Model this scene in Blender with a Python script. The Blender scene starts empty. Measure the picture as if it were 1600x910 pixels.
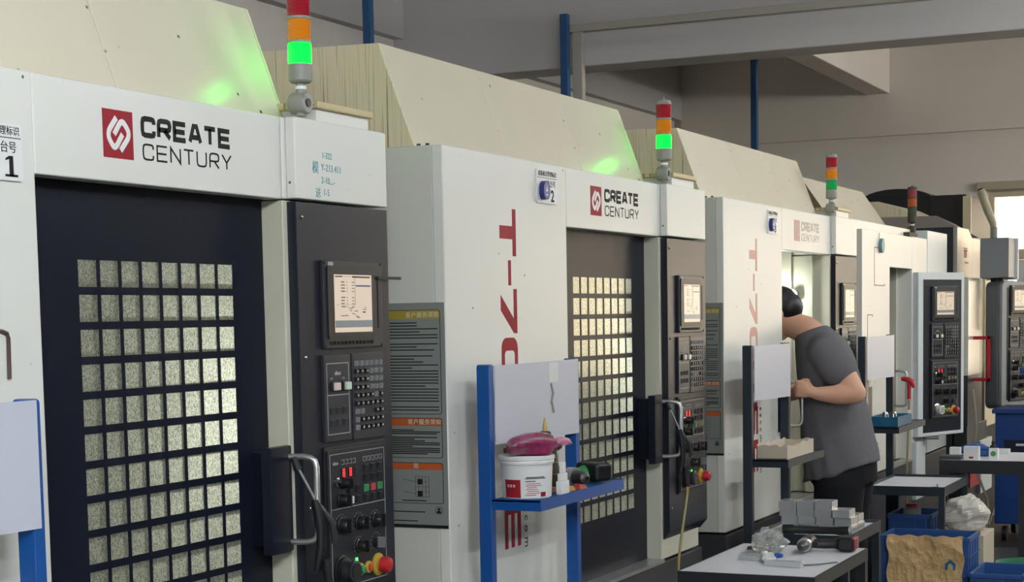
import bpy, bmesh, math, random
from mathutils import Vector, Matrix
random.seed(7)
scene = bpy.context.scene
col = scene.collection

# ------------------------------------------------------------------ camera
F_PX, V0 = 2665.77, 733.14
YAW, PITCH, ROLL = 0.436, -0.08827, -0.01823
fwd = Vector((math.cos(YAW)*math.cos(PITCH), math.sin(YAW)*math.cos(PITCH), math.sin(PITCH)))
rgt = Vector((math.sin(YAW), -math.cos(YAW), 0)); upv = rgt.cross(fwd)
r2 = rgt*math.cos(ROLL) + upv*math.sin(ROLL); u2 = upv*math.cos(ROLL) - rgt*math.sin(ROLL)
cd = bpy.data.cameras.new('camera'); cam = bpy.data.objects.new('camera', cd); col.objects.link(cam)
cam.matrix_world = Matrix(((r2.x, u2.x, -fwd.x, -1.7785), (r2.y, u2.y, -fwd.y, -2.2617), (r2.z, u2.z, -fwd.z, 1.6045), (0, 0, 0, 1)))
cd.sensor_width = 36; cd.lens = F_PX/1600*36; cd.shift_y = (V0-455)/1600
cd.clip_start = .05; cd.clip_end = 100
scene.camera = cam

# ------------------------------------------------------------------ light
w = bpy.data.worlds.new('sky'); scene.world = w; w.use_nodes = True
bg = w.node_tree.nodes['Background']; bg.inputs[0].default_value = (1.0, .91, .78, 1); bg.inputs[1].default_value = 7
def area(name, loc, rot, sx, sy, power, color, portal=False):
    l = bpy.data.lights.new(name, 'AREA'); l.shape = 'RECTANGLE'; l.size = sx; l.size_y = sy
    l.energy = power; l.color = color; o = bpy.data.objects.new(name, l); col.objects.link(o)
    o.location = loc; o.rotation_euler = rot
    if portal: l.cycles.is_portal = True
    return o
area('end_window_portal', (16.02, -2.96, 1.85), (0, math.pi/2, 0), 1.9, 7.28, 1, (1, 1, 1), True)
area('high_window_portal', (12.7, -7.02, 3.65), (math.pi/2, 0, 0), 5.4, 1.5, 1, (1, 1, 1), True)
LAMPS = [(-3.6, -3.1), (-3.6, -4.8), (-1.0, -3.8), (5.2, -2.3), (8.2, -2.4), (2.4, -5.0), (7.4, -5.2), (12.6, -3.2), (13.2, -5.4)]
scene.view_settings.view_transform = 'Standard'; scene.view_settings.look = 'None'
scene.view_settings.gamma = 1; scene.view_settings.use_curve_mapping = False
scene.view_settings.exposure = 0.58
scene.cycles.max_bounces = 8; scene.cycles.transparent_max_bounces = 12
scene.cycles.sample_clamp_indirect = 6

# ------------------------------------------------------------------ helpers
def lin(c):
    if isinstance(c, str):
        c = tuple(int(c[i:i+2], 16)/255 for i in (0, 2, 4))
    return tuple(((v/12.92) if v <= .04045 else ((v+.055)/1.055)**2.4) for v in c)
MATS = {}
def mat(name, color, rough=.5, metal=0.0, spec=.5, var=.06, vscale=6, bump=0, bscale=200, speck=0, speckcol='4a4438',
        emit=0, emitcol=None, trans=0, coat=0, stretch=(1, 1, 1), ior=1.45, alpha=1):
    if name in MATS: return MATS[name]
    m = bpy.data.materials.new(name); m.use_nodes = True; nt = m.node_tree; n = nt.nodes; L = nt.links
    b = n['Principled BSDF']; c = lin(color)
    b.inputs['Roughness'].default_value = rough; b.inputs['Metallic'].default_value = metal
    b.inputs['Specular IOR Level'].default_value = spec; b.inputs['IOR'].default_value = ior
    b.inputs['Transmission Weight'].default_value = trans; b.inputs['Coat Weight'].default_value = coat
    b.inputs['Alpha'].default_value = alpha
    tc = n.new('ShaderNodeTexCoord'); mp = n.new('ShaderNodeMapping'); L.new(tc.outputs['Object'], mp.inputs[0])
    mp.inputs['Scale'].default_value = stretch
    nz = n.new('ShaderNodeTexNoise'); nz.inputs['Scale'].default_value = vscale; nz.inputs['Detail'].default_value = 5
    L.new(mp.outputs[0], nz.inputs[0])
    mx = n.new('ShaderNodeMix'); mx.data_type = 'RGBA'
    mx.inputs['A'].default_value = (*[max(0, v*(1-var)) for v in c], 1); mx.inputs['B'].default_value = (*[min(1, v*(1+var)) for v in c], 1)
    L.new(nz.outputs[0], mx.inputs['Factor']); out = mx.outputs['Result']
    if speck:
        vo = n.new('ShaderNodeTexVoronoi'); vo.inputs['Scale'].default_value = 16; L.new(tc.outputs['Object'], vo.inputs[0])
        rp = n.new('ShaderNodeMapRange'); rp.inputs[1].default_value = speck*1.3; rp.inputs[2].default_value = speck*.7
        L.new(vo.outputs['Distance'], rp.inputs[0])
        wn = n.new('ShaderNodeMath'); wn.operation = 'GREATER_THAN'; wn.inputs[1].default_value = .62
        sc = n.new('ShaderNodeSeparateColor'); L.new(vo.outputs['Color'], sc.inputs[0]); L.new(sc.outputs[0], wn.inputs[0])
        mu = n.new('ShaderNodeMath'); mu.operation = 'MULTIPLY'; L.new(rp.outputs[0], mu.inputs[0]); L.new(wn.outputs[0], mu.inputs[1])
        m2 = n.new('ShaderNodeMix'); m2.data_type = 'RGBA'; m2.inputs['B'].default_value = (*lin(speckcol), 1)
        L.new(mu.outputs[0], m2.inputs['Factor']); L.new(out, m2.inputs['A']); out = m2.outputs['Result']
    L.new(out, b.inputs['Base Color'])
    if bump:
        bn = n.new('ShaderNodeTexNoise'); bn.inputs['Scale'].default_value = bscale; bn.inputs['Detail'].default_value = 3
        L.new(mp.outputs[0], bn.inputs[0])
        bu = n.new('ShaderNodeBump'); bu.inputs['Strength'].default_value = bump; bu.inputs['Distance'].default_value = .002
        L.new(bn.outputs[0], bu.inputs['Height']); L.new(bu.outputs[0], b.inputs['Normal'])
    if emit:
        b.inputs['Emission Color'].default_value = (*lin(emitcol or color), 1); b.inputs['Emission Strength'].default_value = emit
    MATS[name] = m; return m

class G:
    def __init__(s): s.v = []; s.f = []
    def add(s, vs, fs):
        k = len(s.v); s.v += [tuple(p) for p in vs]; s.f += [tuple(i+k for i in f) for f in fs]; return s
    def box(s, x0, x1, y0, y1, z0, z1):
        if x0 > x1: x0, x1 = x1, x0
        if y0 > y1: y0, y1 = y1, y0
        if z0 > z1: z0, z1 = z1, z0
        return s.add([(x0,y0,z0),(x1,y0,z0),(x1,y1,z0),(x0,y1,z0),(x0,y0,z1),(x1,y0,z1),(x1,y1,z1),(x0,y1,z1)],
                     [(0,3,2,1),(4,5,6,7),(0,1,5,4),(1,2,6,5),(2,3,7,6),(3,0,4,7)])
    def hexa(s, p):   # eight corners in box order
        return s.add(p, [(0,3,2,1),(4,5,6,7),(0,1,5,4),(1,2,6,5),(2,3,7,6),(3,0,4,7)])
    def ext(s, pts, fn, d0, d1):   # polygon (a,b) extruded; fn(a,b,d)->xyz
        n = len(pts); vs = [fn(a, b, d0) for a, b in pts] + [fn(a, b, d1) for a, b in pts]
        return s.add(vs, [tuple(range(n)), tuple(range(2*n-1, n-1, -1))] + [(i, n+i, n+(i+1) % n, (i+1) % n) for i in range(n)])
    def cyl(s, p0, p1, r0, r1=None, n=16):
        return s.tube([p0, p1], r0, n, r1)
    def tube(s, path, r, n=10, rend=None):
        P = [Vector(p) for p in path]; m = len(P); rs = r if isinstance(r, (list, tuple)) else [r + ((rend if rend is not None else r)-r)*i/(m-1) for i in range(m)]
        k = len(s.v); a = None
        for i, p in enumerate(P):
            t = (P[min(i+1, m-1)]-P[max(i-1, 0)]).normalized()
            if a is None:
                a = t.orthogonal().normalized()
            a = (a - t*a.dot(t)).normalized(); b = t.cross(a)
            for j in range(n):
                an = 2*math.pi*j/n; s.v.append(tuple(p + (a*math.cos(an)+b*math.sin(an))*rs[i]))
        for i in range(m-1):
            for j in range(n):
                s.f.append((k+i*n+j, k+i*n+(j+1) % n, k+(i+1)*n+(j+1) % n, k+(i+1)*n+j))
        s.f.append(tuple(k+j for j in range(n-1, -1, -1))); s.f.append(tuple(k+(m-1)*n+j for j in range(n))); return s
    def lathe(s, prof, c=(0,0,0), ax='z', n=24):
        k = len(s.v); m = len(prof)
        for r, h in prof:
            for j in range(n):
                an = 2*math.pi*j/n; a, b = r*math.cos(an), r*math.sin(an)
                p = {'z': (a, b, h), 'y': (a, h, -b), 'x': (h, a, b)}[ax]
                s.v.append((c[0]+p[0], c[1]+p[1], c[2]+p[2]))
        for i in range(m-1):
            for j in range(n): s.f.append((k+i*n+j, k+i*n+(j+1) % n, k+(i+1)*n+(j+1) % n, k+(i+1)*n+j))
        s.f.append(tuple(k+j for j in range(n-1, -1, -1))); s.f.append(tuple(k+(m-1)*n+j for j in range(n))); return s
    def ell(s, c, r, n=14):
        pr = [(max(1e-4, math.sin(math.pi*i/n)), -math.cos(math.pi*i/n)) for i in range(n+1)]
        k = len(s.v); s.lathe(pr, n=n*2 if n < 12 else 24)
        s.v[k:] = [(c[0]+x*r[0], c[1]+y*r[1], c[2]+z*r[2]) for x, y, z in s.v[k:]]; return s
    def xf(s, M, k0=0):
        s.v[k0:] = [tuple(M @ Vector(p)) for p in s.v[k0:]]; return s
    def mesh(s, name, m):
        me = bpy.data.meshes.new(name); me.from_pydata(s.v, [], s.f); me.materials.append(m)
        bm = bmesh.new(); bm.from_mesh(me); bmesh.ops.recalc_face_normals(bm, faces=bm.faces); bm.to_mesh(me); bm.free()
        return me
    def obj(s, name, m, parent=None, smooth=False, bevel=0, label=None):
        o = put(name, s.mesh(name, m), parent)
        if smooth or bevel:
            o.data.polygons.foreach_set('use_smooth', [True]*len(o.data.polygons)); o.data.set_sharp_from_angle(angle=math.radians(38))
        if bevel:
            b = o.modifiers.new('bevel', 'BEVEL'); b.width = bevel; b.segments = 2; b.limit_method = 'ANGLE'; b.harden_normals = True
        if label: o['label'] = label
        return o
def put(name, me, parent=None, loc=None):
    o = bpy.data.objects.new(name, me); col.objects.link(o); o.parent = parent
    if loc: o.location = loc
    return o
def thing(name, label, cat, loc=(0,0,0), rz=0, group=None):
    o = bpy.data.objects.new(name, None); col.objects.link(o); o.empty_display_size = .1
    o.location = loc; o.rotation_euler = (0, 0, rz); return tag(o, label, cat, group)
def tag(o, label, cat, group=None, kind=None):
    o['label'] = label; o['category'] = cat
    if group: o['group'] = group
    if kind: o['kind'] = kind
    return o
def struct(o, label=None, cat=None):
    o['kind'] = 'structure'
    if label: o['label'] = label
    if cat: o['category'] = cat
    return o
def rrect(x0, x1, z0, z1, r, n=4):
    pts = []
    for cx, cz, a0 in ((x1-r, z1-r, 0), (x0+r, z1-r, 90), (x0+r, z0+r, 180), (x1-r, z0+r, 270)):
        for i in range(n+1):
            a = math.radians(a0+90*i/n); pts.append((cx+r*math.cos(a), cz+r*math.sin(a)))
    return pts
FY = lambda a, b, d: (a, d, b)          # plane facing -Y : a=x, b=z, d=y
FX = lambda a, b, d: (d, a, b)          # plane facing -X : a=y, b=z, d=x
FZ = lambda a, b, d: (a, b, d)
def ribbon(g, path, t, fn, d0, d1):
    """thick mitred stroke of half width t/2 along a 2-D polyline"""
    P = [Vector(p) for p in path]; n = len(P); lf, rt = [], []
    for i, p in enumerate(P):
        a = (P[i]-P[i-1]).normalized() if i else (P[1]-P[0]).normalized()
        b = (P[i+1]-P[i]).normalized() if i < n-1 else a
        na, nb = Vector((-a.y, a.x)), Vector((-b.y, b.x)); m = na+nb
        m = m.normalized() if m.length > 1e-6 else na
        k = min(1/max(.35, m.dot(na)), 2.5)*t/2
        lf.append(p+m*k); rt.append(p-m*k)
    for i in range(n-1):
        g.ext([tuple(lf[i]), tuple(lf[i+1]), tuple(rt[i+1]), tuple(rt[i])], fn, d0, d1)
def soft(path, r=.16):
    out = [path[0]]
    for i in range(1, len(path)-1):
        p, a, b = Vector(path[i]), Vector(path[i-1]), Vector(path[i+1])
        da, db = a-p, b-p; ra = min(r, da.length*.45); rb = min(r, db.length*.45)
        q0, q1 = p+da.normalized()*ra, p+db.normalized()*rb
        for t in (0, .5, 1): out.append(tuple(q0*(1-t)**2+p*2*t*(1-t)+q1*t*t))
    return out+[path[-1]]
STROKE = {
 'C': [[(1,.70),(1,1),(0,1),(0,0),(1,0),(1,.30)]], 'R': [[(0,0),(0,1),(1,1),(1,.46),(0,.46)],[(.5,.46),(1,0)]],
 'E': [[(1,1),(0,1),(0,0),(1,0)],[(0,.5),(.93,.5)]], 'A': [[(0,0),(.36,1),(.64,1),(1,0)],[(.2,.30),(.8,.30)]],
 'T': [[(0,1),(1,1)],[(.5,1),(.5,0)]], 'N': [[(0,0),(0,1),(1,0),(1,1)]], 'U': [[(0,1),(0,0),(1,0),(1,1)]],
 'Y': [[(0,1),(.5,.45),(1,1)],[(.5,.45),(.5,0)]],
}
def letters(g, word, x0, x1, z0, z1, t, gap, fn, d0, d1, rnd=.2):
    n = len(word); cw = (x1-x0-gap*(n-1))/n
    for i, ch in enumerate(word):
        a0 = x0+i*(cw+gap)
        for st in STROKE[ch]:
            pts = [(a0+t/2+p[0]*(cw-t), z0+t/2+p[1]*(z1-z0-t)) for p in st]
            if ch in 'CRU': pts = soft(pts, rnd*(z1-z0))
            ribbon(g, pts, t, fn, d0, d1)
def text(name, body, size, m, parent, M, sx=1, spacing=1, bold=0, align='LEFT'):
    """lettering as flat mesh; M maps text plane (x right, y up, z out) to parent space"""
    c = bpy.data.curves.new(name, 'FONT'); c.body = body; c.size = size; c.space_character = spacing; c.offset = bold
    c.align_x = align; c.extrude = 0.0004; c.resolution_u = 3
    o = bpy.data.objects.new(name, c); col.objects.link(o)
    me = bpy.data.meshes.new_from_object(o.evaluated_get(bpy.context.evaluated_depsgraph_get())); bpy.data.objects.remove(o)
    me.name = name; me.materials.clear(); me.materials.append(m)
    me.transform(M @ Matrix.Diagonal((sx, 1, 1, 1))); return put(name, me, parent)
def MY(x, y, z, rot=0):    # text on a -Y facing surface
    return Matrix.Translation((x, y, z)) @ Matrix(((1,0,0,0),(0,0,-1,0),(0,1,0,0),(0,0,0,1))) @ Matrix.Rotation(rot, 4, 'Z')
def MX(x, y, z):           # text on a -X facing surface (reads towards -Y)
    return Matrix.Translation((x, y, z)) @ Matrix(((0,0,-1,0),(-1,0,0,0),(0,1,0,0),(0,0,0,1)))

# ------------------------------------------------------------------ materials
WHITE = mat('white_paint', 'dcdcd6', .30, spec=.5, var=.03, vscale=3, speck=.055, bump=.04, bscale=250)
CREAM = mat('cream_paint', 'ddd5c0', .27, spec=.5, var=.05, vscale=3, speck=.085)
SIDE = mat('side_paint', 'c9c9c1', .42, var=.05, vscale=2, speck=.02)
JAMB = mat('jamb_paint', 'c9c7b6', .4, var=.06, vscale=5)
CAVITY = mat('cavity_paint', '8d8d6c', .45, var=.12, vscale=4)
BLACKP = mat('charcoal_panel', '23262f', .30, spec=.27, var=.25, vscale=260, bump=.05, bscale=420)
DOORB = mat('black_door', '161a25', .30, spec=.10, var=.12, vscale=90)
BEZEL = mat('bezel_plastic', '2f3136', .30, spec=.3, var=.06)
DARK = mat('dark_plastic', '16171a', .38, var=.1)
MID = mat('panel_print', '26272c', .42, spec=.3, var=.06)
KEYD = mat('dark_key', '1d1e22', .28, var=.05)
KEYL = mat('grey_key', '77797c', .35, var=.05)
LINE = mat('print_line', '9a9c9e', .5, var=.02)
BASE = mat('base_dark', '3b3c40', .3, spec=.5, var=.08, vscale=4)
STEEL = mat('steel', 'c4c5c6', .36, metal=.9, var=.08, vscale=20, stretch=(1, 1, 12))
CHROME = mat('chrome', 'b9bbbd', .16, metal=1, var=.04)
ALU = mat('aluminium', 'dcdfe2', .27, metal=.72, var=.14, vscale=14)
RED = mat('brand_red', '96222f', .5, spec=.15, var=.03)
RED_GLARE = mat('brand_red_glare', 'cf9a90', .45, var=.08)  # brand red paled by window glare painted into the colour
INK = mat('ink_black', '20211f', .55, spec=.12, var=.02)
INK_GLARE = mat('ink_glare', 'bdb3a2', .5, var=.1)  # ink with the washing-out of glancing glare painted in
TEAL = mat('marker_teal', '5f9aa4', .6, var=.2, vscale=60)
GREYP = mat('lamp_grey', '8f8f89', .45, var=.06)
BLUE = mat('blue_paint', '0a4a90', .42, var=.1, vscale=8, speck=.02, speckcol='2a2f3a')
NAVY = mat('navy_paint', '232c36', .42, var=.14, vscale=10)
BOARD = mat('white_board', 'bfc2cf', .4, var=.03, vscale=3)
TABLE = mat('table_laminate', 'e0e1e8', .34, var=.06, vscale=7, speck=.03)
CONC = mat('wall_plaster', 'ddd6cf', .8, var=.09, vscale=1.3, bump=.15, bscale=14, speck=.03, speckcol='6c6660')
CONC2 = mat('beam_plaster', 'bab7b7', .8, var=.06, vscale=1.0, bump=.1, bscale=12)
FLOORM = mat('floor_concrete', '4e4b46', .45, var=.2, vscale=2.5, bump=.1, bscale=30)
GLASS = bpy.data.materials.new('window_glass'); GLASS.use_nodes = True
_n = GLASS.node_tree.nodes; _n.remove(_n['Principled BSDF']); _t = _n.new('ShaderNodeBsdfTransparent'); _t.inputs[0].default_value = (.94, .96, .95, 1)
_g = _n.new('ShaderNodeBsdfGlossy'); _g.inputs['Roughness'].default_value = .02; _f = _n.new('ShaderNodeFresnel'); _f.inputs[0].default_value = 1.3; _m = _n.new('ShaderNodeMixShader')
for _a, _b in ((_f.outputs[0], _m.inputs[0]), (_t.outputs[0], _m.inputs[1]), (_g.outputs[0], _m.inputs[2]), (_m.outputs[0], _n['Material Output'].inputs[0])): GLASS.node_tree.links.new(_a, _b)
RUBBER = mat('rubber_black', '141416', .5, var=.1)
ESTOP = mat('mushroom_red', 'b3262b', .3, var=.04)
YEL = mat('ring_yellow', 'b79a3c', .45, var=.06)
ORG = mat('button_orange', 'c2532f', .35, var=.04)
GRNK = mat('key_green', '3f8f58', .35, var=.05)
REDK = mat('key_red', 'b8404a', .35, var=.05)
WHITEP = mat('white_plastic', 'e2e3e2', .3, var=.02)
SEG = mat('segment_red', 'ff4a4a', .4, emit=.8, emitcol='ff3038', var=0)
LED = mat('led_green', '66ff88', .4, emit=2.0, emitcol='40ff60', var=0)
SCREEN = mat('lcd_screen', 'c4b3a2', .25, emit=.27, emitcol='e8d3bd', var=.02, vscale=12)
SCRDARK = mat('lcd_dark', '3c3a38', .3, var=0)
SCRGREY = mat('lcd_grey', '7d8488', .3, emit=.1, var=0)
SCRBLUE = mat('lcd_blue', '4a5270', .3, emit=.1, var=0)
PLAC = mat('placard_grey', '7d8280', .4, var=.03)
PLACY = mat('placard_yellow', 'a08d3a', .4, var=.03)
PLACO = mat('placard_orange', 'b2552a', .4, var=.03)
PLACW = mat('placard_white', 'c9c6b8', .4, var=.02)
LENSR = mat('lens_red', 'a01426', .18, spec=.6, var=.03, coat=.4)
LENSO = mat('lens_orange', 'c8760c', .18, spec=.6, var=.03, coat=.4, emit=.12, emitcol='d88010')
LENSG = mat('lens_green_lit', '10f030', .2, emit=9, emitcol='00f414', var=0)
LENSD = mat('lens_green_unlit', '0f8f4c', .18, spec=.6, var=.03, coat=.4, emit=.12, emitcol='10b050')
WORK = mat('work_lamp_glass', 'ffffff', .2, emit=14, emitcol='f4fff4', var=0)
HOSE = mat('hose_amber', '9c8c5a', .3, var=.1)

def stained(name, base, streak):
    """cream sheet with brown drips running down it"""
    m = mat(name, base, .45, var=.06, vscale=3, speck=.03); nt = m.node_tree; n = nt.nodes; L = nt.links
    b = n['Principled BSDF']; src = b.inputs['Base Color'].links[0].from_socket
    tc = n.new('ShaderNodeTexCoord'); mp = n.new('ShaderNodeMapping'); mp.inputs['Scale'].default_value = (1, 62, 1.0); L.new(tc.outputs['Object'], mp.inputs[0])
    nz = n.new('ShaderNodeTexNoise'); nz.inputs['Scale'].default_value = 2.2; nz.inputs['Detail'].default_value = 4; L.new(mp.outputs[0], nz.inputs[0])
    r = n.new('ShaderNodeMapRange'); r.inputs[1].default_value = .53; r.inputs[2].default_value = .68; L.new(nz.outputs[0], r.inputs[0])
    n2 = n.new('ShaderNodeTexNoise'); n2.inputs['Scale'].default_value = 3; L.new(tc.outputs['Object'], n2.inputs[0])
    r3 = n.new('ShaderNodeMapRange'); r3.inputs[1].default_value = .35; r3.inputs[2].default_value = .6; L.new(n2.outputs[0], r3.inputs[0])
    mu = n.new('ShaderNodeMath'); mu.operation = 'MULTIPLY'; L.new(r.outputs[0], mu.inputs[0]); L.new(r3.outputs[0], mu.inputs[1])
    m2 = n.new('ShaderNodeMix'); m2.data_type = 'RGBA'; m2.inputs['B'].default_value = (*lin(streak), 1)
    L.new(mu.outputs[0], m2.inputs['Factor']); L.new(src, m2.inputs['A']); L.new(m2.outputs['Result'], b.inputs['Base Color']); return m
HOODSIDE = stained('stained_cream', 'd8cdae', '6b5b3a')
LIDM = stained('stained_lid', 'c4b48c', '6b5734')

def pane_mat():
    m = bpy.data.materials.new('pane_film'); m.use_nodes = True; nt = m.node_tree; n = nt.nodes; L = nt.links
    n.remove(n['Principled BSDF']); out = n['Material Output']
    tc = n.new('ShaderNodeTexCoord'); oi = n.new('ShaderNodeObjectInfo')
    ad = n.new('ShaderNodeVectorMath'); ad.operation = 'ADD'; L.new(tc.outputs['Object'], ad.inputs[0]); L.new(oi.outputs['Location'], ad.inputs[1])
    mp = n.new('ShaderNodeMapping'); mp.inputs['Scale'].default_value = (1, 1, .45); L.new(ad.outputs[0], mp.inputs[0])
    nz = n.new('ShaderNodeTexNoise'); nz.inputs['Scale'].default_value = 560; nz.inputs['Detail'].default_value = 2; nz.inputs['Distortion'].default_value = .6
    L.new(mp.outputs[0], nz.inputs[0])
    r = n.new('ShaderNodeMapRange'); r.inputs[1].default_value = .38; r.inputs[2].default_value = .62; L.new(nz.outputs[0], r.inputs[0])
    mx = n.new('ShaderNodeMix'); mx.data_type = 'RGBA'; mx.inputs['A'].default_value = (*lin('84877a'), 1); mx.inputs['B'].default_value = (*lin('dfe0d2'), 1)
    L.new(r.outputs[0], mx.inputs['Factor'])
    bu = n.new('ShaderNodeBump'); bu.inputs['Strength'].default_value = .15; bu.inputs['Distance'].default_value = .001; L.new(nz.outputs[0], bu.inputs['Height'])
    d = n.new('ShaderNodeBsdfDiffuse'); t = n.new('ShaderNodeBsdfTranslucent'); g = n.new('ShaderNodeBsdfGlossy'); g.inputs['Roughness'].default_value = .11
    for s in (d, t): L.new(mx.outputs['Result'], s.inputs['Color'])
    g.inputs['Color'].default_value = (1, 1, .84, 1)
    for s in (d, g): L.new(bu.outputs[0], s.inputs['Normal'])
    a = n.new('ShaderNodeMixShader'); a.inputs[0].default_value = .74; L.new(d.outputs[0], a.inputs[1]); L.new(t.outputs[0], a.inputs[2])
    fr = n.new('ShaderNodeFresnel'); fr.inputs['IOR'].default_value = 1.9; L.new(bu.outputs[0], fr.inputs['Normal'])
    b = n.new('ShaderNodeMixShader'); L.new(fr.outputs[0], b.inputs[0]); L.new(a.outputs[0], b.inputs[1]); L.new(g.outputs[0], b.inputs[2])
    L.new(b.outputs[0], out.inputs['Surface']); return m
PANE = pane_mat()

# ------------------------------------------------------------------ the room
XE, YB = 16.0, 4.0
struct(G().box(-5, 20, -7.3, 4.3, -.1, 0).obj('floor', FLOORM))
struct(G().box(-5.3, 16.4, -7.4, 4.4, 4.6, 4.8).obj('ceiling', CONC2))
g = G().box(-5, 16.3, YB, YB+.25, 0, 4.6); struct(g.obj('wall_back', CONC))
struct(G().box(-5, XE, YB-.09, YB, 3.70, 4.6).obj('trim_1', CONC2))
g = G().box(XE, XE+.25, .68, 4.25, 0, 4.6).box(XE, XE+.25, -7, -6.6, 0, 4.6).box(XE, XE+.25, -6.6, .68, 2.79, 4.6).box(XE, XE+.25, -6.6, .68, 0, .9)
struct(g.obj('wall_end', CONC))
struct(G().box(XE-.04, XE, -7, YB-.09, 3.40, 4.6).obj('trim_2', CONC))
g = G().box(-5, 10.0, -7.25, -7, 0, 4.6).box(15.4, 16.3, -7.25, -7, 0, 4.6).box(10.0, 15.4, -7.25, -7, 0, 2.9).box(10.0, 15.4, -7.25, -7, 4.4, 4.6)
struct(g.obj('wall_aisle', mat('aisle_wall_paint', '55595d', .7, var=.1, vscale=1.5)))
struct(G().box(-5.25, -5, -7.25, 4.25, 0, 4.6).obj('wall_near', CONC))
# beams and pier
struct(G().box(9.69, 10.04, -7, 4, 3.385, 4.6).obj('trim_3', CONC2, bevel=.012))
struct(G().box(9.69, 10.06, 3.62, 3.91, 0, 3.385).obj('trim_4', CONC2, bevel=.012))
struct(G().box(10.04, XE-.04, 1.66, 1.90, 3.825, 4.6).obj('trim_5', CONC, bevel=.01))
# window in the end wall
g = G()
YW = [-6.6, -5.15, -3.7, -2.25, -.80, .62]
for y in YW: g.box(XE+.03, XE+.11, y, y+.06, .9, 2.79)
for z in (.9, 2.1, 2.73): g.box(XE+.035, XE+.105, -6.6, .68, z, z+.06)
wf = struct(g.obj('window_1', mat('window_frame', 'cabfa8', .5)))
for a, b in zip(YW, YW[1:]):
    for z0, z1 in ((.96, 2.1), (2.16, 2.73)): G().box(XE+.066, XE+.070, a+.06, b, z0, z1).obj('pane', GLASS, wf)
struct(G().box(XE-.06, XE+.03, -6.7, .78, 2.80, 2.88).obj('trim_6', mat('lintel', 'b3a893', .6)))
struct(G().box(XE-.08, XE+.03, -6.7, .78, .85, .90).obj('trim_7', mat('sill', 'b3a893', .6)))
YH = [10.0, 11.8, 13.6, 15.34]
g = G()
for x in YH: g.box(x, x+.06, -7.16, -7.09, 2.9, 4.4)
for z in (2.9, 4.34): g.box(10.0, 15.4, -7.155, -7.095, z, z+.06)
wf = struct(g.obj('window_2', mat('window_frame', 'cabfa8')))
for a, b in zip(YH, YH[1:]): G().box(a+.06, b, -7.127, -7.123, 2.96, 4.34).obj('pane', GLASS, wf)
# pale building outside the window
g = G().box(20, 20.3, -14, 9, -.5, 9)
tag(g.obj('neighbour_building', mat('pale_render', 'e8ddd2', .8, var=.08, vscale=1.5, bump=.4, bscale=6)), 'pale sunlit wall of a building outside the end window', 'building')

# cable trunking and blue posts
t = thing('cable_trunking', 'cream cable trunking fixed along the ceiling beam with one drop', 'trunking', (9.655, 2.5, 3.0))
m = mat('trunking_cream', 'a9a49a', .55, var=.04)
G().box(-.035, .035, -9.4, .07, .62, .672).obj('run', m, t, bevel=.004)
G().box(-.03, .03, -.055, .02, -.6, .62).obj('drop', m, t, bevel=.004)
BP = mat('post_blue', '1d4f7d', .5, var=.1)
for x, y, r, z1, lab in ((9.58, 2.555, .028, 3.745, 'blue steel post beside the cream trunking drop'), (13.25, 2.275, .028, 4.6, 'blue steel post standing behind the third signal tower and under the beam'), (8.2, 3.37, .028, 4.6, 'blue steel post against the wall behind the nearest signal tower')):
    t = thing('steel_post', lab, 'post', (x, y, 0), 0, 'blue posts behind the machines')
    G().box(-r, r, -r, r, .012, z1-.002).obj('shaft', BP, t, bevel=.004)
    G().box(-.07, .07, -.07, .07, 0, .012).obj('foot_plate', BP, t)

# strip lamps over the aisle, unseen; near-camera and far-end ones added as fill light
TUBE = mat('tube_glow', 'ffffff', .4, emit=760, emitcol='f0f6fa', var=0)
TUBE2 = mat('tube_glow_weak', 'ffffff', .4, emit=225, emitcol='f4f6f4', var=0)  # weaker output, set to balance light on the farther machines
LAMPLAB = ['added fill strip lamp behind the camera, nearer the machines', 'added fill strip lamp behind the camera, farther from the machines', 'added fill strip lamp beside the camera', 'strip lamp hanging before the second machine', 'strip lamp hanging before the fourth machine', 'strip lamp hanging far out in the aisle opposite the first machine', 'strip lamp hanging far out in the aisle opposite the third machine', 'added fill strip lamp near the far end window, closer to the machines', 'added fill strip lamp near the far end window, farther from the machines']
for i, (x, y) in enumerate(LAMPS):
    t = thing('ceiling_lamp', LAMPLAB[i], 'lamp', (x, y, 3.56), 0, 'strip lamps over the aisle')
    G().box(-.62, .62, -.09, .09, 0, .06).obj('housing', WHITEP, t, bevel=.008)
    G().cyl((-.575, 0, -.022), (.575, 0, -.022), .014, n=10).obj('tube', TUBE if x < 0 else TUBE2, t)
    for sx in (-.58, .58): G().box(sx-.012, sx+.012, -.02, .02, -.036, .0).obj('tube_holder', WHITEP, t)
    for sx in (-.5, .5): G().cyl((sx, 0, .06), (sx, 0, 1.04), .004, n=6).obj('hanger', STEEL, t)

# ------------------------------------------------------------------ machining centres
SH = {}
def shared(key, build, m):
    if key not in SH: SH[key] = build().mesh(key, m)
    return SH[key]
def keyobj(name, w_, h_, d_, m, parent, x, y, z):
    me = shared('%s_%g_%g_%s' % (name, w_, h_, m.name), lambda: G().hexa([(-w_/2,0,-h_/2),(w_/2,0,-h_/2),(w_/2,0,h_/2),(-w_/2,0,h_/2)][:0] or
        [(-w_/2,-d_*.6,-h_/2),(w_/2,-d_*.6,-h_/2),(w_/2,0,-h_/2),(-w_/2,0,-h_/2),(-w_/2*.86,-d_,h_/2*.86),(w_/2*.86,-d_,h_/2*.86),(w_/2,0,h_/2),(-w_/2,0,h_/2)]), m)
    return put(name, me, parent, (x, y, z))

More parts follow.
